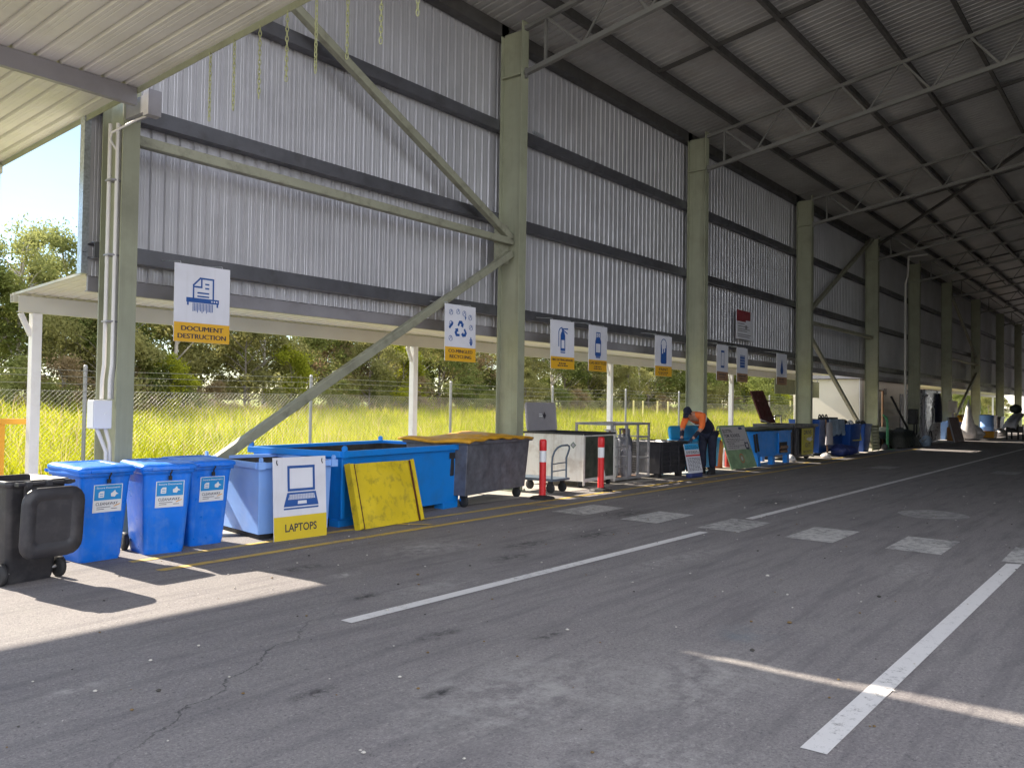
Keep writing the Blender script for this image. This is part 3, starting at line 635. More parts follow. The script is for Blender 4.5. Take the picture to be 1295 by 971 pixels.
# ------------------------------------------------------------------ wheelie bins
def wheelie(label, loc, rz, mat, open_back=False, group=None, sticker=True, lidded=True, H=.97, fill=None, w=.57, d=.70):
    """origin on the ground under the middle of the FRONT foot; front faces -Y, wheels at the back"""
    t = thing('wheelie_bin', label, 'wheelie bin', loc, rz, group)
    k = w/.57
    q = MB(); yb = .26
    L = [rrect(.42*k,.46,.05,.0,0,.25), rrect(.44*k,.49,.05,.05,0,.25), rrect(.52*k,.62,.05,.80,0,.25), rrect(.535*k,.65,.045,H-.09,0,.25)]
    q.loft(L, 0, True, True, False)
    rim = [rrect(.535*k,.65,.045,H-.09,0,.25), rrect(.58*k,.70,.05,H-.088,0,.25), rrect(.58*k,.70,.05,H-.035,0,.25), rrect(.52*k,.63,.045,H-.035,0,.25), rrect(.42*k,.48,.05,.06,0,.25)]
    q.loft(rim, 0, True, False, True)
    q.box((-.15*k,.60,H-.28),(.15*k,.64,H-.085))
    q.build('body', mat, t)
    q = MB(); q.box((-.25*k,.63,H-.075),(-.22*k,.70,H-.045)); q.box((.22*k,.63,H-.075),(.25*k,.70,H-.045)); q.tube([(-.26*k,.705,H-.055),(.26*k,.705,H-.055)], .016, 8)
    q.build('handle', mat, t)
    q = MB(); q.tube([(-.27*k,.48,.10),(.27*k,.48,.10)], .014, 8); q.build('axle', 'cage', t)
    for sx in (-1,1):
        q = MB(); q.lathe([(.03,-.026),(.085,-.026),(.10,-.018),(.10,.018),(.085,.026),(.03,.026)], (sx*.265*k,.48,.10), 20, 0, 'X'); q.lathe([(.05,-.028),(.05,.028)], (sx*.265*k,.48,.10), 12, 0, 'X')
        q.build('wheel', 'rubber', t)
    lid = MB()
    if open_back:                                                     # flap hanging down behind the bin
        A = [rrect(.56*k,.62,.13,0,0,0), rrect(.58*k,.64,.14,.018,0,0), rrect(.56*k,.62,.13,.045,0,0), rrect(.36*k,.42,.05,.050,0,-.01), rrect(.34*k,.40,.05,.038,0,-.01), rrect(.30*k,.36,.05,.040,0,-.01)]
        lid.loft(A, 0, True, True, True)
        lid.transform(Matrix.Translation((0,.79,H-.40)) @ Matrix.Rotation(R(-94),4,'X'))
        for sx in (-.18,0,.18): lid.box((sx*k-.022,.70,H-.075),(sx*k+.022,.755,H-.03))
    elif lidded:
        A = [rrect(.60*k,.73,.06,H-.05,0,.245), rrect(.61*k,.74,.06,H-.03,0,.245), rrect(.61*k,.74,.06,H-.012,0,.245), rrect(.56*k,.68,.06,H+.010,0,.25), rrect(.40*k,.46,.05,H+.026,0,.25), rrect(.36*k,.42,.05,H+.014,0,.25)]
        lid.loft(A, 0, True, False, True)
        lid.box((-.20*k,-.145,H-.045),(.20*k,-.12,H-.02))
        lid.v = [(x,y,z+max(0,(y-.1))*.045) for x,y,z in lid.v]
    if lid.v: lid.build('lid', mat, t)
    if fill: 
        q = MB(); rr = random.Random(fill)
        for i in range(6):
            cx, cy = rr.uniform(-.15,.15)*k, .25+rr.uniform(-.18,.18)
            q.lathe([(.001,-.12),(.10,-.06),(.13,.02),(.08,.10),(.001,.14)], (cx,cy,H-.02+rr.uniform(-.05,.05)), 7, i % 2)
        q.build('rubbish', ['bag_white','dark'], t)
    if sticker:
        q = MB(); yf = -.080
        T = Matrix.Translation((.02*k,.0065,.0)) @ Matrix.Rotation(R(4.95),4,'X')
        q.rect(-.095,.60,.095,.805,0,0); q.rect(-.089,.69,.089,.80,-.002,1); q.rect(-.089,.606,.089,.686,-.002,2)
        q.v = [(a*1.62, b, .51+(c-.60)*1.41) for a, b, c in q.v]; q.transform(T); st = q.build('sticker', ['label_white','label_blue','label_white'], t)
        q = MB(); q.text('Secure Documents', 0, .775, .013, -.003, 0, .012, .155)
        q.poly([(-.062,.71),(-.026,.71),(-.026,.757),(-.05,.757),(-.062,.745)], -.003); q.rect(-.055,.72,-.032,.725,-.0036,1); q.rect(-.055,.735,-.032,.74,-.0036,1)
        q.poly([(.02,.715),(.045,.71),(.055,.728),(.07,.73),(.05,.745),(.045,.762),(.03,.745),(.018,.738)], -.003)
        q.text('CLEANAWAY', -.005, .652, .022, -.003, 2, .012, .145)
        for z, a, c in ((.636,-.07,.02),(.622,-.07,-.02),(.622,.025,.065)): q.rect(a,z,c,z+.004,-.003,2)
        q.line([(.045,.64),(.08,.655)], .006, -.003, 3)
        q.v = [(a*1.62, b, .51+(c-.60)*1.41) for a, b, c in q.v]; q.transform(T); q.build('sticker_lettering', ['label_white','label_blue','ink','guard'], st)
        q = MB(); q.tube([(.0,-.135,H-.03),(.004,-.14,H-.06),(-.006,-.125,H-.09),(.006,-.10,H-.12)], .009, 6); q.box((-.018,-.118,H-.16),(.018,-.092,H-.115)); q.build('padlock', 'rubber', t, bevel=.004)
    return t
G = 'blue secure document wheelie bins'
wheelie('blue document wheelie bin standing next to the black bin', (4.15,8.715,.004), R(3), 'bin_blue', group=G)
wheelie('middle blue document wheelie bin, turned a little to the left', (4.80,8.64,.004), R(-8), 'bin_blue', group=G)
wheelie('blue document wheelie bin beside the faded blue skip', (5.41,8.81,.004), R(-1), 'bin_blue', group=G)
wheelie('black wheelie bin with its lid flipped open, handle and wheels to the driveway', (3.20,8.70,.004), R(188), 'bin_black', open_back=True, sticker=False)

# ------------------------------------------------------------------ steel skips
def lug(q, x, y, z, r=.035): q.lathe([(r,-.012),(r,.012)], (x,y,z+r*.6), 10, 0, 'X'); q.box((x-.045,y-.03,z-.09),(x+.045,y+.03,z-.001))
t = thing('steel_skip', 'faded blue open steel skip behind the laptops sign', 'skip', (5.97,8.63,0), R(-8))
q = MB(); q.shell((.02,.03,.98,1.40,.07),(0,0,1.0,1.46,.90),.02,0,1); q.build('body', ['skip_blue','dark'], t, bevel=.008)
q = MB(); 
for a, c in (((-.03,-.03),(1.03,-.03)),((1.03,-.03),(1.03,1.49)),((1.03,1.49),(-.03,1.49)),((-.03,1.49),(-.03,-.03))): q.bar((*a,.905),(*c,.905),.06,.07)
q.build('rim', 'skip_blue', t, bevel=.006)
for x, y in ((-.0,-.05),(1.0,-.05),(0,1.5),(1.0,1.5)): q = MB(); lug(q,x,y,.95); q.build('lifting_lug', 'skip_blue', t)
for x in (.12,.88): q = MB(); q.box((x-.08,.05,.004),(x+.08,1.38,.07)); q.build('runner', 'rubber', t)
t = thing('steel_skip', 'large azure blue open steel skip with a yellow panel leaning on it', 'skip', (7.32,8.72,0), R(7.6))
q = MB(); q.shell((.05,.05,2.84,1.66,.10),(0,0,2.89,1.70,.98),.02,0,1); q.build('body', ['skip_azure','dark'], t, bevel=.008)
q = MB()
for a, c in (((-.04,-.03),(2.93,-.03)),((2.93,-.03),(2.93,1.73)),((2.93,1.73),(-.04,1.73)),((-.04,1.73),(-.04,-.03))): q.bar((*a,.985),(*c,.985),.07,.085)
q.build('rim', 'skip_azure', t, bevel=.008)
q = MB(); q.extr([(2.80,-.045),(2.93,-.045),(2.93,.06),(2.90,.06),(2.90,0),(2.80,0)], (0,0,.10), (0,0,.94), (1,0,0), (0,1,0)); q.build('corner_post', 'skip_azure', t, bevel=.006)
q = MB(); q.box((-.02,-.03,.12),(.045,.0,.94)); q.build('corner_post', 'skip_azure', t, bevel=.006)
q = MB(); q.rect(2.50,.80,2.66,.90,-.0035); q.v = [(x,y-.0,z) for x,y,z in q.v]; q.build('lifting_slot', 'rubber', t)
for x in (.20,2.60):
    for y in (.12,1.5): q = MB(); q.box((x-.20,y-.09,.004),(x+.20,y+.09,.10)); q.build('foot', 'skip_azure', t, bevel=.006)
for x, y in ((.0,-.05),(0,1.74),(2.88,1.74)): q = MB(); lug(q,x,y,1.03,.045); q.build('lifting_lug', 'skip_azure', t)
# rubbish lying in the big skip
q = MB(); rr = random.Random(5)
n, k = 22, 12; q.add([(-.0+2.6*i/(n-1)+.12, .15+1.4*j/(k-1), .72+.12*rr.random()) for j in range(k) for i in range(n)], [(j*n+i,j*n+i+1,(j+1)*n+i+1,(j+1)*n+i) for j in range(k-1) for i in range(n-1)])
o = q.build('rubbish_heap', 'dark', None, (7.32,8.72,0), R(7.6)); tag(o, 'dark mixed rubbish lying inside the large azure skip', 'rubbish')

# ------------------------------------------------------------------ laptop sign and yellow panel
def leaning(name, label, cat, loc, rz, tilt):
    t = thing(name, label, cat, loc, rz); t.rotation_euler = (-R(tilt), 0, rz); return t
t = leaning('laptops_sign', 'white and yellow board reading LAPTOPS with a blue laptop, leaning on the faded skip', 'sign', (6.425,8.385,.005), R(-2), 3.5)
q = MB(); q.box((-.385,0,0),(.385,.012,1.0)); q.build('panel', 'sign_white', t, bevel=.002)
q = MB(); q.rect(-.384,.001,.384,.285,-.0015); q.build('caption_band', 'laptop_yellow', t)
q = MB(); q.text('LAPTOPS', 0, .10, .092, -.003, 0, .02, .46); q.build('lettering', 'ink', t)
q = MB(); y = -.003
q.line([(-.17,.60),(-.17,.88),(.20,.88),(.20,.60),(-.17,.60)], .032, y); q.poly([(-.19,.57),(.225,.57),(.265,.40),(-.245,.40)], y-.0006); q.poly([(-.245,.385),(.265,.385),(.262,.365),(-.242,.365)], y-.0006)
q.poly([(-.16,.545),(.20,.545),(.215,.485),(-.18,.485)], y-.0012, 1); q.poly([(-.04,.465),(.085,.465),(.09,.425),(-.045,.425)], y-.0012, 1)
for j in range(4): q.rect(-.175,.494+.0125*j,.21,.4975+.0125*j, y-.0016)
for j in range(16): q.rect(-.165+.0235*j,.486,-.161+.0235*j,.544, y-.0017)
q.build('pictogram', ['sign_blue','sign_white'], t)
q = MB()
for sx in (-.33,.33): q.tube([(sx,-.004,.97),(sx-.01,-.008,.94),(sx+.005,-.006,.91)], .006, 5)
q.build('wire_tie', 'rubber', t)
t = leaning('dented_metal_sheet', 'dented yellow metal panel with dark red edges leaning on the azure skip', 'panel', (7.32,8.375,.005), R(3.5), 15)
q = MB(); n, k = 24, 16; rr = random.Random(3)
vs = []
for j in range(k):
    for i in range(n):
        u, v = i/(n-1), j/(k-1); x = u*1.27; z = v*.88
        vs.append((x, -.025-.012*math.sin(u*PI)*math.sin(v*PI)+rr.uniform(-.0035,.0035)+.008*math.sin(u*9+v*7), z))
q.add(vs, [(j*n+i,j*n+i+1,(j+1)*n+i+1,(j+1)*n+i) for j in range(k-1) for i in range(n-1)], 0, True)
q.box((0,-.018,0),(1.27,-.006,.88)); q.box((0,-.05,0),(.012,.05,.89)); q.box((1.258,-.05,0),(1.27,.05,.89))
q.build('sheet', 'yellow', t)
for x in (.080,1.180): q = MB(); q.bar((x,-.05,.0),(x,-.05,.87),.018,.016); q.build('edge_strip', 'stripe', t)
for x in (.035,1.235): q = MB(); q.bar((x,-.052,.01),(x,-.052,.88),.07,.012); q.build('edge_flange', 'yellow', t)

# ------------------------------------------------------------------ galvanised dumpster
t = thing('galvanised_dumpster', 'dented grey galvanised dumpster on castors with a warped orange-yellow lid', 'dumpster', (10.02,8.84,0), R(10))
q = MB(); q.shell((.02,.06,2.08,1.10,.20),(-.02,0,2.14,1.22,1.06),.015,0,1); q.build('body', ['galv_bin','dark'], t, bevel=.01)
q = MB()
for a, c in (((-.05,-.025),(2.17,-.025)),((2.17,-.025),(2.17,1.245)),((2.17,1.245),(-.05,1.245)),((-.05,1.245),(-.05,-.025))): q.bar((*a,1.06),(*c,1.06),.05,.06)
q.build('rim', 'galv_bin', t, bevel=.006)
for x in (.14,1.95):
    for y in (.16,1.0):
        q = MB(); q.lathe([(.03,-.022),(.075,-.022),(.085,-.012),(.085,.012),(.075,.022),(.03,.022)], (x,y,.089), 16, 0, 'X')
        q.box((x-.04,y-.05,.15),(x+.04,y+.05,.20)); q.box((x-.035,y-.03,.07),(x-.027,y+.03,.15)); q.box((x+.027,y-.03,.07),(x+.035,y+.03,.15)); q.build('castor', 'rubber', t)
for a in (2.13,-.125): q = MB(); q.box((a,.25,.52),(a+.11,.62,.88)); q.build('lifting_pocket', 'rubber', t, bevel=.02)
q = MB(); n, k = 30, 14; vs = []; rr = random.Random(9)
ph = [rr.uniform(0,6) for _ in range(6)]
for j in range(k):
    for i in range(n):
        u, v = i/(n-1), j/(k-1); edge = max(0, 1-5*min(u,1-u,v,1-v))
        z = 1.135+.035*math.sin(u*5.2+ph[0])*math.cos(v*4+ph[1])+.03*u-.035*edge+.018*math.sin(u*17+ph[2])*math.sin(v*9)+.012*math.sin(u*31+ph[3])
        vs.append((-.14+2.24*u, -.10+1.40*v, z))
fs = [(j*n+i,j*n+i+1,(j+1)*n+i+1,(j+1)*n+i) for j in range(k-1) for i in range(n-1)]
q.add(vs, fs, 0, True); o = q.build('lid', 'lid_orange', t); so_ = o.modifiers.new('thickness','SOLIDIFY'); so_.thickness = .035

# ------------------------------------------------------------------ bollards
def bollard(label, x, y):
    t = thing('bollard', label, 'bollard', (x,y,.004), 0, 'red and white bollards on the bay edge')
    q = MB(); q.lathe([(.23,0),(.23,.02),(.20,.045),(.09,.06),(.075,.07)], n=8, smooth=False); q.build('base', 'rubber', t)
    q = MB(); q.lathe([(.062,.06),(.062,.66)], n=18); q.lathe([(.062,.86),(.066,.87),(.066,1.03),(.055,1.06),(.001,1.065)], n=18); q.build('tube', 'red', t)
    q = MB(); q.lathe([(.0635,.66),(.0635,.86)], n=18); q.build('reflective_band', 'reflect', t)
bollard('red and white bollard beside the platform trolley', 12.01, 8.82)
bollard('red and white bollard in front of the green-black stained panel', 13.93, 8.81)

# ------------------------------------------------------------------ platform trolley
t = thing('platform_trolley', 'blue-grey platform trolley with a bent hoop handle, against the white container', 'trolley', (12.82,9.18,0), R(2))
q = MB(); q.box((-.06,-.03,.235),(.56,.95,.28)); q.build('platform', 'trolley', t, bevel=.008)
q = MB(); q.tube([(.0,.02,.28),(.0,.02,.58),(.02,.02,.70),(.07,.01,.80),(.16,.0,.87),(.26,-.02,.905),(.46,-.03,.91),(.52,-.03,.885),(.545,-.02,.84),(.52,.0,.74),(.50,.02,.66),(.50,.02,.28)], .019, 10)
q.tube([(.0,.02,.56),(.50,.02,.575)], .012, 8); q.tube([(.0,.02,.42),(.50,.02,.435)], .012, 8); q.build('hoop_handle', 'trolley', t)
for x in (.05,.46):
    for y in (.08,.85):
        q = MB(); q.lathe([(.03,-.02),(.085,-.02),(.095,-.012),(.095,.012),(.085,.02),(.03,.02)], (x,y,.099), 16, 0, 'X'); q.box((x-.035,y-.035,.15),(x+.035,y+.035,.235)); q.build('wheel', 'rubber', t)

# ------------------------------------------------------------------ white container
t = thing('metal_container', 'chipped white metal container with its grey lid standing open and a green-black stained front', 'container', (14.07,9.32,0), R(2.5))
q = MB(); q.shell((0,0,1.28,1.46,.14),(0,0,1.28,1.46,1.09),.02,0,1); q.build('body', ['white_bin','dark'], t, bevel=.01)
q = MB(); q.rect(.045,.20,1.235,1.05,-.004); q.build('front_panel', 'stained', t)
q = MB(); q.box((-.02,-.02,.06),(.045,.0,1.10)); q.box((1.235,-.02,.06),(1.30,.0,1.10)); q.box((.045,-.02,.13),(1.235,-.0,.20)); q.build('frame', 'white_bin', t, bevel=.004)
q = MB(); q.bar((-.02,-.0,1.10),(1.3,-.0,1.10),.05,.04); q.bar((-.02,1.46,1.10),(1.3,1.46,1.10),.05,.04); q.bar((0,.0,1.1),(0,1.46,1.1),.045,.035); q.bar((1.28,.0,1.1),(1.28,1.46,1.1),.045,.035); q.build('rim', 'rubber', t)
q = MB(); q.poly([(.62,.2),(.64,.33),(.70,.52),(.75,.6),(.80,.55),(.84,.35),(.9,.2)], -.0065); q.build('splash_stain', 'label_white', t)
q = MB(); A = [rrect(1.16,.62,.07,0,.62,0), rrect(1.18,.64,.07,.02,.62,0), rrect(1.14,.60,.06,.045,.62,0)]; q.loft(A, 0, True); q.transform(Matrix.Translation((.04,1.50,1.42)) @ Matrix.Rotation(R(84),4,'X')); ld = q.build('lid', 'lid_grey', t)
q = MB()
for cx, m_ in ((.72,1),): q.poly([(cx,1.37),(cx+.06,1.45),(cx,1.53),(cx-.06,1.45)], 1.40, m_)
q.rect(.50,1.42,.64,1.45,1.401,0); q.rect(.50,1.47,.62,1.49,1.401,0); q.v = [(x,y+.03+.1*(z-1.42)*1.0,z) for x,y,z in q.v]; q.build('warning_diamond', ['label_white','ink'], ld)
q = MB(); q.add([(-.0035,.24,.80),(-.0035,.17,.87),(-.0035,.24,.94),(-.0035,.31,.87)], [(0,1,2,3)]); q.add([(-.0055,.24,.825),(-.0055,.195,.87),(-.0055,.24,.915),(-.0055,.285,.87)], [(0,1,2,3)], 1); q.build('side_diamond', [pmat('grey_green_print', (.10,.16,.11), .5),'lid_grey'], t)
for x, y in ((.08,.10),(1.2,.10),(.08,1.36),(1.2,1.36)):
    q = MB(); q.lathe([(.03,-.02),(.06,-.02),(.065,.0),(.06,.02),(.03,.02)], (x,y,.069), 14, 0, 'X'); q.box((x-.035,y-.03,.10),(x+.035,y+.03,.14)); q.build('castor', 'rubber', t)

# ------------------------------------------------------------------ gas bottle cage and its bottles
t = thing('steel_cage', 'open galvanised steel cage holding grey gas bottles', 'cage', (15.46,9.50,0), R(1))
q = MB(); Wc, Dc, Hc = 1.66, .92, 1.28
for x in (0,.64,1.14,Wc): q.bar((x,0,.04),(x,0,Hc),.045,.045)
for x in (0,Wc): q.bar((x,Dc,.04),(x,Dc,Hc),.045,.045)
for z in (.08,Hc): 
    q.bar((-.02,0,z),(Wc+.02,0,z),.05,.05); q.bar((-.02,Dc,z),(Wc+.02,Dc,z),.05,.05); q.bar((0,0,z),(0,Dc,z),.05,.05); q.bar((Wc,0,z),(Wc,Dc,z),.05,.05)
q.build('frame', 'cage', t)
q = MB()
for z in (.36,.56,.78,.98): q.bar((0,-.0,z),(.64,-.0,z),.03,.03); q.bar((0,.0,z),(0,Dc,z),.03,.03); q.bar((0,Dc,z),(Wc,Dc,z),.03,.03); 
for z in (.50,.98): q.bar((1.14,0,z),(Wc,0,z),.03,.03); q.bar((Wc,0,z),(Wc,Dc,z),.03,.03)
q.build('rail', 'cage', t)
q = MB()
for k in range(14): q.tube([(1.16+.035*k,.012,.08),(1.16+.035*k,.012,.98)], .0035, 4)
for k in range(22): q.tube([(.66,.30+.0,.12+.04*k),(1.64,.30,.12+.04*k)], .003, 4)
q.build('wire_panel', 'cage', t)
q = MB(); q.box((.02,.02,.05),(Wc-.02,Dc-.02,.07)); q.build('floor', 'brown', t)
def bottle(label, x, y, z, r, h, mat, name='gas_bottle', grp='gas bottles in the cage'):
    t = thing(name, label, 'gas bottle', (x,y,z), random.uniform(0,6), grp)
    q = MB(); q.lathe([(r*.8,0),(r*.85,.03),(r*.97,.05),(r,.10),(r,h*.72),(r*.93,h*.80),(r*.6,h*.87),(r*.25,h*.90)], n=18); q.build('cylinder', mat, t)
    q = MB(); q.lathe([(r*.25,h*.90),(r*.2,h*.97),(r*.35,h*.98),(r*.3,h)], n=10); q.build('valve', 'brown', t)
    q = MB(); q.tube([(r*.62*math.cos(a), r*.62*math.sin(a), h*1.0) for a in [i*2*PI/14 for i in range(14)]], .012, 6, 0, True, True)
    for a in (0, 2.1, 4.2): q.bar((r*.62*math.cos(a), r*.62*math.sin(a), h*.83),(r*.62*math.cos(a), r*.62*math.sin(a), h),.05,.012)
    q.build('collar', mat, t)
bottle('tall pale grey gas bottle at the left of the cage', 16.15,9.98,.07,.20,1.06,'gas'); bottle('squat grey gas bottle in the middle of the cage, behind the wire panel', 16.72,9.95,.07,.19,1.08,'galv_bin')
bottle('small dark grey gas bottle at the front of the cage', 16.42,9.72,.07,.13,.72,'lid_grey'); bottle('small white gas bottle low in the left of the cage', 15.78,9.74,.07,.14,.62,'white_bin'); bottle('blue gas bottle at the back left of the cage', 15.75,10.1,.07,.15,.95,'skip_blue')

# ------------------------------------------------------------------ black crate, poster, worker
t = thing('black_crate', 'open black slatted plastic crate the worker is leaning over', 'crate', (17.18,9.26,0), R(-2))
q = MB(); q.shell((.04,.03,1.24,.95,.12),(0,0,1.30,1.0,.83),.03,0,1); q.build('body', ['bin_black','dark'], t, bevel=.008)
q = MB()
for z in (.25,.36,.47,.58,.69): q.box((.06,-.018,z),(1.24,.012,z+.05))
for x in (.05,.42,.82,1.22): q.box((x,-.03,.12),(x+.05,.0,.80))
q.box((-.03,-.035,.80),(1.33,.0,.86)); q.box((-.03,1.0,.80),(1.33,1.035,.86)); q.box((-.03,0,.80),(.0,1.0,.86)); q.box((1.30,0,.80),(1.33,1.0,.86))
q.build('slats', 'bin_black', t)
for x in (.1,1.08):
    for y in (.1,.8): q = MB(); q.box((x,y,.004),(x+.13,y+.13,.12)); q.build('foot', 'bin_black', t)
q = MB(); rr = random.Random(12); n, k = 16, 9; q.add([(.06+1.18*i/(n-1), .06+.88*j/(k-1), .76+.10*rr.random()) for j in range(k) for i in range(n)], [(j*n+i,j*n+i+1,(j+1)*n+i+1,(j+1)*n+i) for j in range(k-1) for i in range(n-1)])
o = q.build('crate_contents', 'bag_white', None, (17.18,9.26,0), R(-2)); tag(o, 'pale crumpled waste filling the black crate', 'rubbish')
t = leaning('notice_poster', 'white and blue poster with a red stripe leaning on the black crate', 'poster', (17.98,8.93,.11), R(-3), 12)
q = MB(); q.box((0,0,0),(.68,.012,.70)); q.build('panel', 'sign_white', t)
q = MB(); q.rect(.005,.56,.675,.695,-.0015); q.build('header_band', 'lightblue', t)
q = MB(); q.rect(.0,.40,.68,.44,-.0015); q.build('stripe', 'red', t)
q = MB(); rr = random.Random(2)
for z in [.06+.032*i for i in range(10)]+[.465,.49,.515,.58,.605,.64]:
    x = .05
    while x < .60:
        L = rr.uniform(.03,.11); q.rect(x, z, min(x+L,.64), z+.014, -.003); x += L+.025
q.build('lettering', 'ink', t)
q = MB(); q.box((.05,-.03,-.105),(.60,.12,-.002)); q.build('poster_block', 'bag_navy', t, bevel=.02)

def skin_mesh(name, joints, edges, mat, parent, sub=2):
    me = bpy.data.meshes.new(name); me.from_pydata([j[0] for j in joints], edges, []); me.materials.append(M[mat])
    o = bpy.data.objects.new(name, me); C.objects.link(o); o.parent = parent
    sk = o.modifiers.new('skin','SKIN'); sk.use_smooth_shade = True; sv = me.skin_vertices[0].data
    for i, j in enumerate(joints):
        sv[i].radius = j[1] if isinstance(j[1], tuple) else (j[1], j[1]); sv[i].use_root = (i == 0)
    ss = o.modifiers.new('sub','SUBSURF'); ss.levels = sub; ss.render_levels = sub
    return o
p = thing('person', 'person in orange and navy workwear and dark cap bending over the black crate', 'person', (19.38,9.16,.004)); p.scale = (1.09,1.09,1.09)
# joints in metres from the feet: x towards the crate is negative
pel, wa, ch, sh, nk = (.12,.0,.98), (-.06,0,1.13), (-.42,0,1.29), (-.60,0,1.36), (-.74,0,1.37)
def limb(side):
    s = side
    return [((.12,.10*s,.95),.105),((.05,.12*s,.52),.07),((.10,.12*s,.10),.048),((-.08,.13*s,.045),.04)]
J = [(pel,(.15,.13)),(wa,(.145,.12)),(ch,(.17,.125)),(sh,(.13,.10)),(nk,(.058,.058)),((-.84,0,1.375),(.06,.06))]
Eg = [(0,1),(1,2),(2,3),(3,4),(4,5)]
for s in (-1,1):
    b = len(J); J += limb(s); Eg += [(0,b),(b,b+1),(b+1,b+2),(b+2,b+3)]
    b = len(J); J += [((-.60,.19*s,1.33),.075),((-.72,.24*s,1.08),.05),((-.96,.13*s,.83),.036)]; Eg += [(3,b),(b,b+1),(b+1,b+2)]
skin_mesh('body', J, Eg, 'skin', p)
# head with nose, jaw and ear, looking down into the crate
q = MB(); hd = [(.001,-.115),(.045,-.105),(.068,-.07),(.074,-.02),(.082,.03),(.084,.07),(.070,.105),(.04,.125),(.001,.132)]
q.lathe(hd, n=16); q.v = [(x*1.14, y*.92, z) for x,y,z in q.v]
q.lathe([(.018,0),(.012,.02),(.001,.03)], (-.09,0,-.01), 8, 0, 'X'); q.box((-.098,-.012,-.03),(-.082,.012,.015)); q.lathe([(.022,-.008),(.022,.008)], (.0,.08,.0), 8, 0, 'Y'); q.lathe([(.022,-.008),(.022,.008)], (.0,-.08,.0), 8, 0, 'Y')
HT = Matrix.Translation((-.92,0,1.40)) @ Matrix.Rotation(R(-48),4,'Y')
q.transform(HT); q.build('head', 'skin', p)
q = MB()
for sy in (-.03,.03): q.lathe([(.010,-.003),(.012,.0),(.006,.006)], (-.088,sy,.03), 8, 0, 'X')
q.box((-.088,-.022,-.058),(-.080,.022,-.052)); q.transform(HT); q.build('face_features', 'hair', p)
q = MB(); q.lathe([(.089,.035),(.092,.07),(.080,.115),(.045,.145),(.001,.152)], n=16); q.v = [(x*1.16+.004, y*.96, z) for x,y,z in q.v]
q.add([(-.07,-.075,.05),(-.165,-.055,.028),(-.185,0,.03),(-.165,.055,.028),(-.07,.075,.05),(-.07,.075,.065),(-.165,.055,.04),(-.185,0,.043),(-.165,-.055,.04),(-.07,-.075,.065)], [(0,1,2,3,4),(5,6,7,8,9),(0,9,8,1),(1,8,7,2),(2,7,6,3),(3,6,5,4)])
q.lathe([(.083,-.045),(.089,.0),(.090,.04)], n=16) if False else None
q.transform(HT); q.build('cap', 'navy', p)
q = MB(); q.lathe([(.06,-.06),(.078,-.03),(.088,.0),(.09,.04)], (.016,0,0), 16); q.transform(HT); q.build('hair', 'hair', p)
Js = [((-.22,0,1.205),(.172,.145)),(ch,(.19,.145)),(sh,(.145,.118)),((-.74,0,1.385),(.082,.078))]; Es = [(0,1),(1,2),(2,3)]
for s in (-1,1):
    b = len(Js); Js += [((-.60,.19*s,1.335),.092),((-.715,.238*s,1.10),.066),((-.775,.21*s,1.02),.054)]; Es += [(2,b),(b,b+1),(b+1,b+2)]
skin_mesh('hi_vis_shirt', Js, Es, 'orange', p)
skin_mesh('navy_jacket', [((.13,0,.93),(.175,.165)),((.08,0,1.04),(.182,.165)),((-.05,0,1.125),(.182,.16)),((-.22,0,1.20),(.186,.155)),((-.36,0,1.262),(.196,.152))], [(0,1),(1,2),(2,3),(3,4)], 'navy', p)
def ring3(c, d, rx, ry, w, mat, name):
    q = MB(); d = Vector(d).normalized(); y = Vector((0,1,0)); z = d.cross(y); n = 20; L = []
    for s in (-w/2, w/2):
        L.append([tuple(Vector(c)+d*s+y*rx*math.cos(2*PI*i/n)+z*ry*math.sin(2*PI*i/n)) for i in range(n)])
    q.loft(L, 0, True, False, False); o = q.build(name, mat, p); sm = o.modifiers.new('thickness','SOLIDIFY'); sm.thickness = .006; return o
ring3((-.40,0,1.275), (-1,0,.42), .192, .168, .075, 'reflect', 'reflective_tape')
Jt = [((.12,0,.99),(.165,.15))]; Et = []
for s in (-1,1):
    b = len(Jt); Jt += [((.12,.105*s,.90),.125),((.055,.122*s,.52),.098),((.10,.122*s,.13),.082)]; Et += [(0,b),(b,b+1),(b+1,b+2)]
skin_mesh('trousers', Jt, Et, 'navy', p)
for s in (-1,1):
    q = MB(); A = [rrect(.30,.105,.045,.0,.0,0), rrect(.30,.11,.045,.05,.0,0), rrect(.24,.10,.04,.09,.03,0), rrect(.13,.10,.04,.15,.08,0)]; q.loft(A, 0, True); q.v = [(x+.02,y+.122*s,z) for x,y,z in q.v]; q.build('boot', 'rubber', p)
    # gloved hand: palm with four unequal curled fingers and a thumb, gripping waste in the crate
    hx, hy, hz = -.99, .125*s, .815
    Jh = [((hx+.035,hy,hz+.02),(.034,.026)),((hx-.035,hy,hz-.008),(.042,.02))]; Eh = [(0,1)]
    for f_, (dy, L_) in enumerate(((-.033,.062),(-.011,.072),(.011,.068),(.033,.054))):
        b = len(Jh); Jh += [((hx-.05,hy+dy,hz-.014),.0105),((hx-.05-L_*.6,hy+dy*1.15,hz-.035),.0095),((hx-.05-L_*.8,hy+dy*1.15,hz-.035-L_*.5),.008)]; Eh += [(1,b),(b,b+1),(b+1,b+2)]
    b = len(Jh); Jh += [((hx-.0,hy-.045*s,hz-.01),.013),((hx-.045,hy-.066*s,hz-.035),.011)]; Eh += [(0,b),(b,b+1)]
    skin_mesh('glove', Jh, Eh, 'glove', p, 1)
    skin_mesh('navy_cuff', [((-.77,.213*s,1.02),.054),((-.945,.14*s,.85),.047)], [(0,1)], 'navy', p, 1)

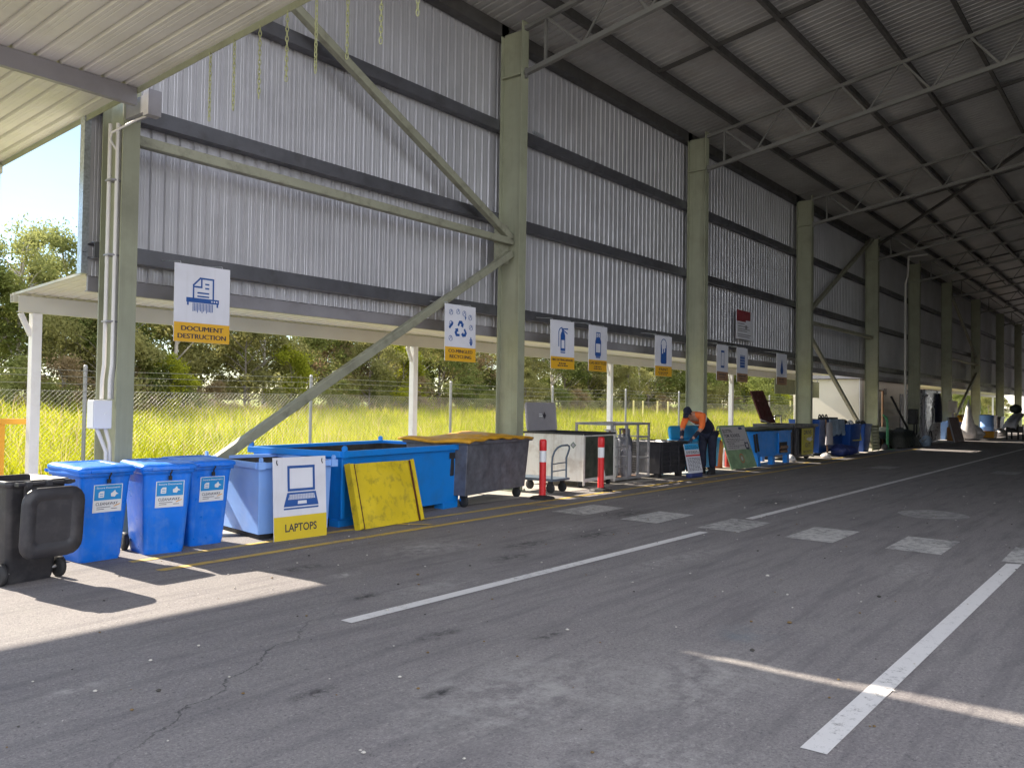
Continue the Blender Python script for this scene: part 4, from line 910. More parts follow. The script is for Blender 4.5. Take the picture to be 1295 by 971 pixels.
# ------------------------------------------------------------------ light blue bins, cylinders and A-board behind the worker
t = thing('plastic_tub', 'wide light blue plastic tub with raised rounded lid behind the bending worker', 'bin', (18.56,9.43,0), R(0))
q = MB(); L = [rrect(2.15,.32,.08,.12,1.17,.20), rrect(2.28,.38,.08,.80,1.17,.20), rrect(2.36,.42,.08,.81,1.17,.20), rrect(2.36,.42,.08,.87,1.17,.20), rrect(2.26,.33,.08,.87,1.17,.20), rrect(2.1,.26,.08,.2,1.17,.20)]; q.loft(L, 0, True); q.build('body', 'lightblue', t)
q = MB(); A = [rrect(2.30,.34,.12,0,0,0), rrect(2.32,.36,.12,.03,0,0), rrect(2.20,.26,.10,.055,0,0)]; q.loft(A, 0, True); q.transform(Matrix.Translation((1.17,.37,1.02)) @ Matrix.Rotation(R(82),4,'X')); q.build('lid', 'lightblue', t)
for wx in (.25,2.05): q = MB(); q.lathe([(.03,-.02),(.06,-.02),(.06,.02),(.03,.02)], (wx,.2,.064), 12, 0, 'X'); q.box((wx-.03,.17,.1),(wx+.03,.23,.14)); q.build('castor', 'rubber', t)
def cylinder(label, x, y, r, h, mat, tilt=0):
    t = thing('gas_cylinder', label, 'gas cylinder', (x,y,.004), 0, 'cylinders behind the A-board'); t.rotation_euler.y = R(tilt)
    q = MB(); q.lathe([(r*.9,0),(r,.02),(r,h*.80),(r*.85,h*.88),(r*.45,h*.94),(r*.3,h*.95)], n=18); q.build('cylinder', mat, t)
    q = MB(); q.lathe([(r*.28,h*.95),(r*.28,h),(r*.45,h),(r*.45,h*1.04),(r*.2,h*1.06)], n=10); q.tube([(0,-.02,h),(r*.9,-.06,h*.98),(r*1.25,-.08,h*.7),(r*1.05,-.08,h*.25)], .017, 7); q.build('valve_hose', 'reflect', t)
cylinder('fat orange gas cylinder standing beside the worker', 21.52, 9.95, .25, .86, 'gas_orange', 2)
cylinder('small dark red cylinder half behind the A-board', 22.05, 9.72, .12, .62, 'gas_red'); cylinder('small grey cylinder tucked behind the A-board', 22.32, 9.9, .11, .6, 'galv_bin')
t = leaning('a_frame_sign', 'green and grey A-board with dark heading and a small black emblem', 'A-board', (21.05,9.19,.004), R(-1), 19)
q = MB(); q.box((0,0,0.02),(1.66,.03,1.25)); q.build('panel', 'green_board', t, bevel=.006)
q = MB(); q.rect(.07,.55,1.60,1.20,-.0015); q.build('text_field', 'cream_board', t)
q = MB(); q.text('ELOTTIN.', .42, 1.04, .09, -.003, 0, .03, .58); q.text('TOM. ROUNDS.', .64, .91, .09, -.003, 0, .03, 1.02); rr = random.Random(8)
for z, w in ((.85,.9),(.81,1.1),(.77,.7),(.65,1.0),(.60,.6)):
    x = .2
    while x < .2+w: L = rr.uniform(.04,.14); q.rect(x,z,x+L,z+.016,-.003); x += L+.03
q.text('YOU CAN.', .44, .70, .045, -.003, 0, .03, .42); q.build('lettering', 'ink', t)
q = MB(); q.poly([(1.30,.55),(1.42,.53),(1.52,.56),(1.55,.66),(1.50,.76),(1.40,.73),(1.31,.77),(1.25,.66)], -.003); q.poly([(1.34,.60),(1.46,.59),(1.49,.66),(1.45,.71),(1.33,.70)], -.0036, 1); q.poly([(1.18,1.12),(1.40,1.12),(1.40,1.19),(1.18,1.19)], -.003, 2); q.build('emblem', ['ink','cream_board','bag_navy'], t)
q = MB(); q.ring(.83,.30,.12,.03,-.003,0,16); q.disc(.83,.30,.06,-.003,1); q.build('round_mark', ['gas_orange','cream_board'], t)
q = MB(); q.bar((.02,.05,1.24),(.02,.75,-.18),.03,.03); q.bar((1.64,.05,1.24),(1.64,.75,-.18),.03,.03); q.build('back_leg', 'cage', t)

# ------------------------------------------------------------------ blue parts hopper, black bin with yellow poster
t = thing('parts_hopper', 'bright blue steel hopper on short legs with a dark opening, right of the A-board', 'hopper', (22.80,9.22,0), R(0))
q = MB(); q.shell((0,0,2.66,1.0,.28),(0,0,2.66,1.0,1.0),.03,0,1); q.build('body', ['skip_azure','dark'], t, bevel=.01)
q = MB(); q.box((.02,-.025,.28),(1.60,-.002,.34)); q.box((.0,-.03,.95),(2.66,-.002,1.01)); q.box((1.58,-.03,.345),(1.64,-.002,.945)); q.build('edge_frame', 'skip_azure', t, bevel=.004)
for x in (.12,1.22,2.40):
    for y in (.08,.86): q = MB(); q.box((x,y-.06,.004),(x+.20,y+.08,.28)); q.build('leg', 'skip_azure', t, bevel=.006)
q = MB(); q.rect(1.70,.33,2.35,.66,-.005); q.build('opening', 'dark', t)
q = MB(); q.box((1.72,-.05,.46),(2.33,-.008,.49)); q.tube([(1.8,-.03,.52),(2.1,-.05,.53),(2.3,-.03,.52)], .03, 6); q.tube([(1.8,-.03,.38),(2.2,-.05,.38)], .035, 6); q.build('shelf', 'brown', t)
q = MB(); q.tube([(-.12,-.03,.95),(-.10,-.05,.7),(-.02,-.06,.45)], .03, 6); q.tube([(-.22,.0,.93),(-.2,-.03,.65),(-.14,-.03,.42)], .03, 6); q.build('side_hose', 'rubber', t)
o = MB(); n, k = 24, 9; rr = random.Random(4)
o.add([(-.15+3.0*i/(n-1), -.06+1.15*j/(k-1), 1.035+.055*math.sin(PI*i/(n-1))*math.sin(PI*j/(k-1))*1.4+.018*rr.random()) for j in range(k) for i in range(n)], [(j*n+i,j*n+i+1,(j+1)*n+i+1,(j+1)*n+i) for j in range(k-1) for i in range(n-1)], 0, True)
o = o.build('black_liner', 'tarp', None, (22.80,9.22,0)); o.modifiers.new('thickness','SOLIDIFY').thickness = .03; tag(o, 'black plastic liner spread over the top of the blue hopper', 'liner')
t = thing('black_bin', 'large black bin with a yellow DRIVE poster and a dark red lid tipped up', 'bin', (26.0,9.36,0), R(1.5))
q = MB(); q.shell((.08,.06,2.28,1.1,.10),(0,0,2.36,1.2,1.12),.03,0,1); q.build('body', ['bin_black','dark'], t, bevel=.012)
q = MB()
for a, c in (((-.04,-.04),(2.40,-.04)),((2.40,-.04),(2.40,1.24)),((2.40,1.24),(-.04,1.24)),((-.04,1.24),(-.04,-.04))): q.bar((*a,1.12),(*c,1.12),.08,.09)
for x in (.25,.42): q.box((x,-.045,.2),(x+.05,.03,1.06))
q.build('rim', 'bin_black', t, bevel=.01)
for x in (.3,2.0):
    for y in (.2,.95): q = MB(); q.lathe([(.04,-.03),(.09,-.03),(.09,.03),(.04,.03)], (x,y,.094), 14, 0, 'X'); q.build('castor', 'rubber', t)
q = MB(); q.loft([[(-.05,.95,1.20),(1.18,.95,1.18),(.46,1.12,2.24),(-.62,1.12,2.20)], [(-.05,1.0,1.21),(1.18,1.0,1.19),(.46,1.17,2.25),(-.62,1.17,2.21)]], 0, False); q.bar((.0,.93,1.4),(1.05,.93,1.38),.05,.04); q.bar((-.35,.99,1.9),(.68,.99,1.9),.05,.04); ld = q.build('lid', 'maroon', t)
q = MB(); q.bar((-.35,.9,1.30),(.85,.95,1.14),.04,.04); q.tube([(1.5,1.1,1.16),(1.5,1.1,1.42),(2.1,1.1,1.42),(2.15,1.1,1.16)], .022, 6); q.build('lid_stay', 'cage', t)
q = MB(); q.rect(.76,.20,1.92,1.02,-.048); q.v = [(x, y+.02-.045*(z-.2)*.3, z) for x,y,z in q.v]
q2 = MB(); q2.box((.76,-.052,.18),(1.92,-.044,1.03)); ps = q2.build('poster', 'poster_yellow', t)
q = MB(); y = -.0535; q.text('DRIVE', 1.34, .84, .13, y, 0, .02, .78); q.text('OUT!', 1.36, .42, .14, y, 0, .02, .52); q.text('NO ENTRY', 1.33, .25, .065, y, 0, .02, .9); q.text('IT', 1.0, .66, .10, y, 0, .0, .12); q.build('lettering', 'ink', ps)
q = MB(); q.poly([(1.18,.68),(1.45,.62),(1.62,.60),(1.88,.66),(1.74,.70),(1.84,.80),(1.60,.73),(1.40,.74)], -.0545); q.build('torn_patch', 'bag_white', ps)

# ------------------------------------------------------------------ further down the wall
t = thing('bulk_bin', 'dark navy bulk bin partly covered by a pale plastic sheet', 'bin', (29.6,9.70,0), R(1))
q = MB(); q.shell((.05,.05,2.85,1.0,.12),(0,0,2.9,1.1,1.28),.03,0,1); q.build('body', ['bin_blue_dark','dark'], t, bevel=.012)
q = MB(); n, k = 22, 14; rr = random.Random(6)
vs = [(1.0+1.75*i/(n-1), -.03-.03*math.sin(i*1.9)-.02*rr.random()-.06*(1-j/(k-1))*math.sin(i*.7)**2, .72+.58*j/(k-1)+.05*math.sin(i*.9)*(1-j/(k-1))) for j in range(k) for i in range(n)]
q.add(vs, [(j*n+i,j*n+i+1,(j+1)*n+i+1,(j+1)*n+i) for j in range(k-1) for i in range(n-1)], 0, True); o = q.build('plastic_sheet', 'sheet', t); o.modifiers.new('thickness','SOLIDIFY').thickness = .01
q = MB(); 
for x in (.65,1.0,1.4): q.tube([(x+.13*math.cos(a), .2, 1.33+.13*math.sin(a)) for a in [i*2*PI/12 for i in range(12)]], .022, 6, 0, True, True)
q.box((1.75,.1,1.285),(2.5,.6,1.36)); q.build('top_clutter', 'rubber', t)
def sack(label, loc, r, h, mat, seed, name='rubbish_sack', grp='sacks and loose rubbish at the foot of the bins'):
    q = MB(); rr = random.Random(seed); n = 16; L = []
    for j in range(9):
        f = j/8; rad = r*(math.sin(PI*(.08+.86*f))**.6)*(1-.25*f); L.append([(rad*(1+.22*rr.uniform(-1,1))*math.cos(2*PI*i/n), rad*.8*(1+.22*rr.uniform(-1,1))*math.sin(2*PI*i/n), h*f+.02*rr.uniform(-1,1)*(j > 0)) for i in range(n)])
    q.loft(L, 0, True); o = q.build(name, mat, None, loc, rr.uniform(0,6)); return tag(o, label, 'sack', grp)
sack('crumpled navy sack lying at the left foot of the navy bulk bin', (30.35,9.25,.005), .42, .42, 'bag_navy', 1); sack('crumpled navy sack lying in front of the navy bulk bin', (31.3,9.30,.005), .45, .36, 'bag_navy', 2)
sack('small white crumpled bag beside the black bin with the poster', (28.75,9.2,.005), .20, .16, 'bag_white', 3); sack('small white crumpled bag in front of the sacks', (32.0,9.15,.005), .16, .13, 'bag_white', 4)
sack('white crumpled bag between the blue hopper and the black bin', (25.75,9.32,.005), .20, .22, 'bag_white', 5)
t = thing('mop_bundle', 'pale grey bundle of cloth hanging against the left of the navy bulk bin', 'cloth', (29.75,9.42,0))
q = MB(); q.loft([[(r*math.cos(2*PI*i/10)*(1+.2*math.sin(i*3)), r*.45*math.sin(2*PI*i/10), z) for i in range(10)] for r, z in ((.26,.42),(.24,.6),(.20,.85),(.22,1.05),(.15,1.2))], 0, True); q.build('cloth', 'lid_grey', t)
q = MB(); q.tube([(.0,.05,.004),(.02,.12,1.3)], .03, 6); q.build('pole', 'brown', t)
G = 'dark blue wheelie bins by the fifth column'
wheelie('dark blue wheelie bin heaped with rubbish, next to the navy bulk bin', (32.85,9.46,.004), R(-8), 'bin_blue_dark', False, G, False, False, 1.13, 3, w=1.02)
wheelie('dark blue wheelie bin heaped with rubbish, next to the olive slatted board', (34.45,9.46,.004), R(0), 'bin_blue_dark', False, G, False, False, 1.13, 4, w=1.02)
t = thing('olive_notice', 'olive yellow sheet fixed to the left dark blue wheelie bin', 'notice', (33.0,9.36,.0), R(-8)); t.rotation_euler.x = R(-6)
q = MB(); q.box((-.38,-.012,.48),(.38,-.002,1.03)); q.build('sheet', 'poster_yellow', t)
q = MB()
for z in (.60,.72,.84,.93): q.rect(-.25,z,.22,z+.05,-.014)
q.build('lettering', 'bag_navy', t)
t = leaning('slatted_board', 'olive grey slatted board standing right of the dark blue wheelie bins', 'board', (35.05,9.36,.004), R(0), 3)
q = MB()
for k in range(8): q.box((0,0,.03+.128*k),(.98,.03,.138+.128*k))
q.box((.03,.03,.0),(.09,.06,1.05)); q.box((.88,.03,.0),(.94,.06,1.05)); q.build('slats', pmat('olive_board', (.22,.23,.12), .6, var=.2), t)
t = thing('hand_truck', 'green upright hand truck in front of the dark tarpaulin heap', 'hand truck', (37.0,9.32,0), R(8))
q = MB()
for x in (-.22,.22): q.tube([(x,0,.10),(x,0,1.15),(x*.9,.06,1.35),(x*.55,.18,1.45)], .028, 8)
for z in (.2,.5,.8,1.1): q.tube([(-.22,0,z),(.22,0,z)], .018, 6)
q.build('frame', 'green', t)
q = MB(); q.box((-.26,-.28,.02),(.26,.02,.035)); q.build('toe_plate', 'green', t)
for x in (-.31,.31): q = MB(); q.lathe([(.04,-.035),(.12,-.035),(.13,-.02),(.13,.02),(.12,.035),(.04,.035)], (x,.08,.134), 16, 0, 'X'); q.build('wheel', 'rubber', t)
o = MB(); n, k = 30, 14; rr = random.Random(21)
vs = []
for j in range(k):
    for i in range(n):
        u, v = i/(n-1), j/(k-1); z = 1.22*math.sin(PI*min(1,max(0,v*1.02)))**.5*(.72+.28*math.sin(u*7+1)*.6)*(math.sin(PI*(u*.96+.02))**.35)+.07*rr.random()
        vs.append((37.6+5.8*u, 9.25+1.5*v, max(.006, z)))
o.add(vs, [(j*n+i,j*n+i+1,(j+1)*n+i+1,(j+1)*n+i) for j in range(k-1) for i in range(n-1)], 0, True); o = o.build('tarpaulin_heap', 'tarp'); tag(o, 'dark green tarpaulin thrown over a heap beside the hand truck', 'tarpaulin')
def pole(name, label, pts, r, mat, cat='pole'):
    q = MB(); q.tube(pts, r, 7); return tag(q.build(name, mat), label, cat)
pole('leaning_bar', 'dark bar leaning above the tarpaulin heap against the cream wall', [(41.6,9.6,.8),(39.9,9.9,2.25)], .05, 'rubber')
pole('pipe_frame', 'thin dark pipe frame standing behind the tarpaulin heap', [(38.9,10.0,.01),(38.9,10.0,2.5),(37.9,10.0,2.5)], .045, 'brown')
pole('bent_pole', 'pale bent pole standing in front of the sixth column', [(43.3,9.3,.01),(43.3,9.3,2.0),(43.45,9.3,2.28),(44.1,9.3,2.4)], .05, 'lid_grey')
t = thing('black_speaker', 'black upright box leaning at the left of the sixth column', 'box', (42.35,9.55,1.0), 0)
q = MB(); q.box((-.2,-.18,.0),(.32,.18,.72)); q.build('casing', 'rubber', t, bevel=.05)
q = MB(); q.bar((-.2,-.1,-.996),(-.2,-.1,0),.06,.06); q.bar((.3,-.1,-.996),(.3,-.1,0),.06,.06); q.build('stand', 'rubber', t)
t = thing('scrap_bike', 'jumble of bent metal tubes and a wheel in front of the sixth column', 'scrap', (43.0,9.15,0))
q = MB(); rr = random.Random(31)
for i in range(14):
    a = (rr.uniform(-1.4,1.2),rr.uniform(-.2,.3),rr.uniform(.05,.5)); q.tube([a,(a[0]+rr.uniform(-.7,.7),a[1]+rr.uniform(-.2,.2),a[2]+rr.uniform(.1,.8))], .022, 5)
q.build('tubes', 'cage', t)
q = MB(); q.tube([(.35+.33*math.cos(a), -.15, .36+.33*math.sin(a)) for a in [i*2*PI/20 for i in range(20)]], .025, 6, 0, True, True); q.build('wheel', 'rubber', t)
sack('blue and white bucket-like bag by the jumble of bent tubes', (42.2,8.95,.005), .28, .5, 'sheet', 9)
t = thing('steel_cabinet', 'tall shiny stainless cabinet standing between the sixth and seventh columns', 'cabinet', (45.9,9.75,0), R(-4))
q = MB(); q.box((0,0,.12),(2.5,.9,2.72)); q.box((.1,.1,.004),(2.4,.8,.12)); q.build('casing', 'cabinet', t, bevel=.02)
q = MB(); q.box((.03,-.03,.16),(1.24,-.002,2.68)); q.build('door', 'cabinet', t, bevel=.015)
q = MB(); q.box((1.26,-.03,.16),(2.47,-.002,2.68)); q.build('door', 'cabinet', t, bevel=.015)
for x in (1.12,1.38): q = MB(); q.tube([(x,-.032,1.0),(x,-.08,1.05),(x,-.08,1.75),(x,-.032,1.8)], .02, 6); q.build('handle', 'white', t)
t = thing('hanging_coat', 'dark coats hung over the right side of the stainless cabinet', 'coat', (47.7,9.55,0), R(-4))
q = MB(); q.loft([[(rx*math.cos(2*PI*i/12)*(1+.15*math.sin(i*2.3)), .13*math.sin(2*PI*i/12), z) for i in range(12)] for rx, z in ((.55,1.05),(.62,1.3),(.5,1.9),(.35,2.3),(.12,2.55))], 0, True); q.build('cloth', 'navy', t)
q = MB(); q.tube([(0,0,2.5),(0,.02,2.64),(.05,.12,2.66)], .02, 6); q.build('hook', 'cage', t)
t = leaning('painted_metal_sheet', 'dark red panel with a pale edge leaning right of the stainless cabinet', 'panel', (48.4,8.9,.004), R(-6), 14)
q = MB(); q.box((0,0,0),(1.7,.05,1.35)); q.build('sheet', 'maroon', t); q = MB(); q.bar((-.03,-.01,.0),(-.03,-.01,1.35),.06,.06); q.build('edge_strip', 'lid_grey', t)
t = thing('meter_box', 'cream box on an orange-footed post in front of the seventh column', 'box', (51.2,9.5,0))
q = MB(); q.box((-.5,-.15,1.55),(.45,.15,2.2)); q.build('box', 'cream', t, bevel=.03); q = MB(); q.bar((0,0,.75),(0,0,1.55),.14,.12); q.build('post', 'lid_grey', t); q = MB(); q.box((-.55,-.2,.004),(.25,.2,.75)); q.build('foot', 'amber', t, bevel=.03)
t = thing('folded_umbrella', 'folded pale umbrella standing upright on the bay edge', 'umbrella', (52.7,9.0,0), 0)
q = MB(); q.lathe([(.07,.0),(.40,.15),(.44,.4),(.33,.9),(.20,1.4),(.12,1.9),(.03,2.15)], n=12); q.build('canopy', 'bag_white', t); q = MB(); q.tube([(0,0,2.1),(0,0,2.3)], .03, 6); q.build('pole', 'cage', t)
sack('large pale sack sagging beside the folded umbrella', (53.8,8.95,.005), .75, .85, 'bag_white', 15)
t = thing('light_blue_bin', 'light blue bin standing just left of the folded umbrella', 'bin', (52.2,10.0,0)); q = MB(); q.shell((.1,.1,1.2,.9,.01),(0,0,1.35,1.0,1.05),.04,0,1); q.build('body', ['skip_blue','dark'], t, bevel=.03); q = MB(); q.bar((-.03,-.03,1.05),(1.38,-.03,1.05),.08,.08); q.build('rim', 'skip_blue', t)
t = thing('yellow_lid_bin', 'dark bin with a yellow-orange lid behind the folded umbrella', 'bin', (55.4,9.8,0)); q = MB(); q.shell((.15,.1,3.1,1.0,.05),(0,0,3.3,1.1,1.0),.05,0,1); q.build('body', ['bag_navy','dark'], t, bevel=.03); q = MB(); q.loft([rrect(3.4,1.2,.1,1.0,1.65,.55), rrect(3.4,1.2,.1,1.1,1.65,.55), rrect(2.9,.9,.1,1.42,1.65,.55)], 0, False); q.build('lid', 'lid_orange', t)
t = thing('blue_drum', 'tall pale blue drum standing before the eighth column', 'drum', (62.0,9.55,0)); q = MB(); q.lathe([(.42,0.01),(.45,.05),(.45,.6),(.47,.63),(.45,.66),(.45,1.38),(.42,1.4)], n=20); q.build('barrel', 'skip_blue', t); q = MB(); q.lathe([(.40,1.4),(.2,1.43),(.001,1.43)], n=20); q.build('lid', 'bin_blue_dark', t)
t = thing('amber_box', 'orange-brown box standing right of the pale blue drum', 'box', (63.3,9.6,0)); q = MB(); q.box((0,0,.25),(3.6,1.1,1.38)); q.build('casing', 'amber', t, bevel=.03); q = MB()
for x in (.1,3.2): q.box((x,.1,.01),(x+.3,1.0,.25))
q.build('foot', 'rubber', t)
sack('white scraps on the ground before the orange-brown box', (63.6,9.1,.005), .55, .45, 'bag_white', 17); sack('pale pinkish scraps on the ground before the orange-brown box', (65.0,9.15,.005), .5, .5, 'bag_white', 18)
t = thing('black_wheeled_bin', 'black bin standing right of the orange-brown box', 'bin', (68.2,9.6,0)); q = MB(); q.shell((.15,.1,1.6,1.0,.02),(0,0,1.9,1.1,1.15),.05,0,1); q.build('body', ['bin_black','dark'], t, bevel=.03); q = MB(); q.loft([rrect(2.1,1.25,.1,1.15,.95,.55), rrect(2.0,1.2,.1,1.25,.95,.55)], 0, False); q.build('lid', 'bin_black', t)
t = thing('covered_stand', 'pale grey sheet draped over a black-legged stand at the right edge of the view', 'stand', (56.3,7.45,0), R(-8))
q = MB(); n, k = 12, 9
vs = [(-.05+1.7*i/(n-1), -.35+.75*j/(k-1)+.02*math.sin(i*2), .78+.85*(i/(n-1))**.6+.05*math.sin(j*1.4)-.30*abs(j/(k-1)-.5)) for j in range(k) for i in range(n)]
q.add(vs, [(j*n+i,j*n+i+1,(j+1)*n+i+1,(j+1)*n+i) for j in range(k-1) for i in range(n-1)], 0, True); o = q.build('cover_sheet', 'grey_sheet', t); o.modifiers.new('thickness','SOLIDIFY').thickness = .04
q = MB(); q.box((.45,-.34,.42),(1.5,.34,.78))
for x in (.5,1.45):
    for y in (-.3,.3): q.bar((x,y,.004),(x,y,.9),.08,.08)
q.build('frame', 'rubber', t, bevel=.01)
q = MB(); q.lathe([(.001,1.55),(.25,1.6),(.34,1.78),(.3,1.95),(.14,2.07),(.001,2.1)], (1.15,.0,0), 14); q.build('round_bundle', 'tarp', t)
t = thing('amber_crate', 'small orange crate on the ground behind the grey covered stand', 'crate', (58.6,8.6,0)); q = MB(); q.shell((0,0,1.1,.6,.01),(-.05,-.05,1.15,.65,.42),.05,0,1); q.build('body', ['guard','dark'], t)
# boards hung under the far end of the awning
for k, (a, z0, lb) in enumerate(((32.6,2.05,'olive green board hung under the awning, left of the diagonal brace'),(35.35,1.95,'olive green board hung under the awning, behind the diagonal brace'))):
    t = thing('hung_board', lb, 'board', (a,12.45,0), 0, 'boards hung under the awning end'); q = MB(); q.box((0,0,z0+.2),(2.55,.04,2.86)); q.build('panel', pmat('olive_board_paint_%d' % k, (.15,.16,.08), .6, var=.2), t); q = MB(); q.bar((.2,.02,2.86),(.2,.02,3.0),.03,.03); q.bar((2.35,.02,2.86),(2.35,.02,3.0),.03,.03); q.build('hanger', 'cage', t)
# portable office beyond the awning
t = thing('portable_office', 'cream portable office standing outside the shed beyond the awning', 'portable building', (39.4,11.15,0))
q = MB(); q.box((0,0,.35),(11.5,3.0,3.05)); q.build('wall', 'cream', t, bevel=.03)
q = MB(); q.box((-.2,-.25,3.06),(11.7,3.2,3.22)); q.build('roof', 'steel', t)
q = MB()
for z in (.6,.95,1.3,1.65,2.0): q.box((.05,-.02,z),(11.4,-.002,z+.03))
q.build('cladding_strip', 'flashing', t)
q = MB(); q.box((.0,-.04,.35),(.35,-.001,3.05)); q.build('corner_post', 'white', t)
q = MB(); q.box((7.2,-.05,.40),(8.5,-.003,2.5)); dr = q.build('door', 'steel', t, bevel=.01)
q = MB(); q.lathe([(.04,-.06),(.04,.0)], (7.4,-.06,1.4), 8, 0, 'Y'); q.build('handle', 'cabinet', dr)
q = MB(); q.text('00', 4.3, 2.42, .30, -.03, 0, .0, .55); q.build('number_lettering', 'ink', t)
for x in (.4,4,8,11): q = MB(); q.box((x,.3,.0),(x+.4,2.7,.349)); q.build('pier', 'rubber', t)

# ------------------------------------------------------------------ field grass and trees
def blade_mesh(name, N, xr, yr, hmin, hmax, wid, mats, dens=1.0, zf=field_z):
    u = rng.random(N); y = yr[0]+(yr[1]-yr[0])*u**dens
    k = rng.random(N); xa = np.maximum(xr[0], y*.25-2); xb = np.minimum(xr[1], y*3.6+4); x = xa+(xb-xa)*k
    cl = np.clip(np.sin(x*1.7+np.cos(y*1.1)*2)*np.cos(y*1.3+np.sin(x*.6)*2)*.5+np.sin(x*.43+y*.31)*np.cos(y*.52-x*.21)*.45+.5, 0, 1.3)
    hgt = (hmin+(hmax-hmin)*rng.random(N)**1.6)*(.40+.85*cl)
    kk = np.clip((y-15)/32, 0, 1); z = .75*kk*kk*(3-2*kk)+np.maximum(0, y-47)*.012
    a = rng.random(N)*2*PI; w = wid*(.6+.8*rng.random(N))*(1+y*.022); lx = rng.normal(0, .33, N)*hgt; ly = rng.normal(0, .33, N)*hgt
    dx, dy = np.cos(a)*w/2, np.sin(a)*w/2
    P = np.empty((N, 5, 3), np.float32)
    P[:,0] = np.stack([x-dx, y-dy, z], 1); P[:,1] = np.stack([x+dx, y+dy, z], 1)
    P[:,2] = np.stack([x+dx*.8+lx*.35, y+dy*.8+ly*.35, z+hgt*.6], 1); P[:,3] = np.stack([x-dx*.8+lx*.35, y-dy*.8+ly*.35, z+hgt*.6], 1)
    P[:,4] = np.stack([x+lx, y+ly, z+hgt*.97], 1)
    me = bpy.data.meshes.new(name); me.vertices.add(N*5); me.vertices.foreach_set('co', P.ravel())
    base = np.arange(N)*5
    L = np.empty((N, 7), np.int32)
    for j, o in enumerate((0,1,2,3, 3,2,4)): L[:,j] = base+o
    me.loops.add(N*7); me.loops.foreach_set('vertex_index', L.ravel())
    me.polygons.add(N*2); st = np.empty((N,2), np.int32); st[:,0] = np.arange(N)*7; st[:,1] = st[:,0]+4
    me.polygons.foreach_set('loop_start', st.ravel())
    me.materials.append(M[mats]); me.update(); me.validate()
    o = bpy.data.objects.new(name, me); C.objects.link(o); o['kind'] = 'stuff'; return o
tag(blade_mesh('field_grass', 170000, (-8,170), (13.1,54), .28, .85, .022, 'blade', 1.55), 'long bright yellow-green grass covering the field beyond the fence', 'grass')
tag(blade_mesh('seed_grass', 9000, (-8,150), (13.6,40), .55, 1.05, .012, 'blade_dry', 1.3), 'scattered pale seed heads standing above the field grass', 'grass')
tag(blade_mesh('dry_grass', 26000, (-8,180), (45.5,54), .4, 1.0, .04, 'blade_dry', .8), 'pale pinkish dry grass along the foot of the trees', 'grass')

def leaf_cloud(clumps, per, size, mat, name='crown'):
    """clumps: (x,y,z,r) -> many small leaf faces spread through each clump's volume"""
    N = len(clumps)*per; c = np.repeat(np.array(clumps, np.float32), per, 0)
    d = rng.normal(0, 1, (N,3)); d /= np.linalg.norm(d, axis=1)[:,None]; r = rng.random(N)**.45
    p = c[:,:3]+d*(r*c[:,3])[:,None]*np.array([1,1,.72])+rng.normal(0,.10,(N,3))
    a = rng.normal(0,1,(N,3)); a /= np.linalg.norm(a, axis=1)[:,None]; b = np.cross(a, rng.normal(0,1,(N,3))); b /= np.linalg.norm(b, axis=1)[:,None]
    s = size*(.55+.9*rng.random(N)); L = a*s[:,None]; Wd = b*(s*.42)[:,None]
    P = np.stack([p-L*.5, p+Wd*.5, p+L*.5, p-Wd*.5], 1).astype(np.float32)
    me = bpy.data.meshes.new(name); me.vertices.add(N*4); me.vertices.foreach_set('co', P.ravel())
    me.loops.add(N*4); me.loops.foreach_set('vertex_index', np.arange(N*4, dtype=np.int32))
    me.polygons.add(N); me.polygons.foreach_set('loop_start', np.arange(N, dtype=np.int32)*4)
    me.materials.append(M[mat]); me.update(); me.validate()
    return me
def make_tree(name, label, cat, H, spread, z0, nl, per, size, leaf, bark, group, ell=.55, clr=1.0):
    t = thing(name, label, cat, (0,0,-50), 0, group)
    q = MB(); top = H*.80
    trunk = [(random.uniform(-.06,.06)*H*k*.35, random.uniform(-.06,.06)*H*k*.35, top*k) for k in (0,.25,.5,.75,1)]
    q.tube(trunk, [.035*H*.45*(1-.8*k) for k in (0,.25,.5,.75,1)], 7)
    clumps = []
    for i in range(nl):
        a = random.uniform(0, 2*PI); f = (i+.5)/nl; zz = z0+(H-z0)*(f**.85)
        rr = spread*math.sqrt(max(.05, 1-((zz-z0)/(H-z0)-.42)**2/ell**2 if abs((zz-z0)/(H-z0)-.42) < ell else .06))*random.uniform(.35,1.05)
        tip = (math.cos(a)*rr, math.sin(a)*rr, zz)
        k0 = min(.95, max(.15, (zz-rr*.7)/top)); b0 = Vector(trunk[min(3, int(k0*4))]).lerp(Vector(trunk[min(4, int(k0*4)+1)]), k0*4-int(k0*4))
        mid = b0.lerp(Vector(tip), .55)+Vector((0,0,.12*rr))
        q.tube([b0, mid, tip], [.018*H*.3, .010*H*.3, .003*H*.3], 5)
        cr = spread*random.uniform(.20,.40)*clr
        clumps.append((*tip, cr))
        if random.random() < .6: clumps.append((tip[0]*.75+random.uniform(-.4,.4)*cr, tip[1]*.75+random.uniform(-.4,.4)*cr, tip[2]+random.uniform(-.3,.6)*cr, cr*random.uniform(.5,.8)))
    q.build('trunk', bark, t)
    o = bpy.data.objects.new('crown', leaf_cloud(clumps, per, size, leaf)); C.objects.link(o); o.parent = t
    return t
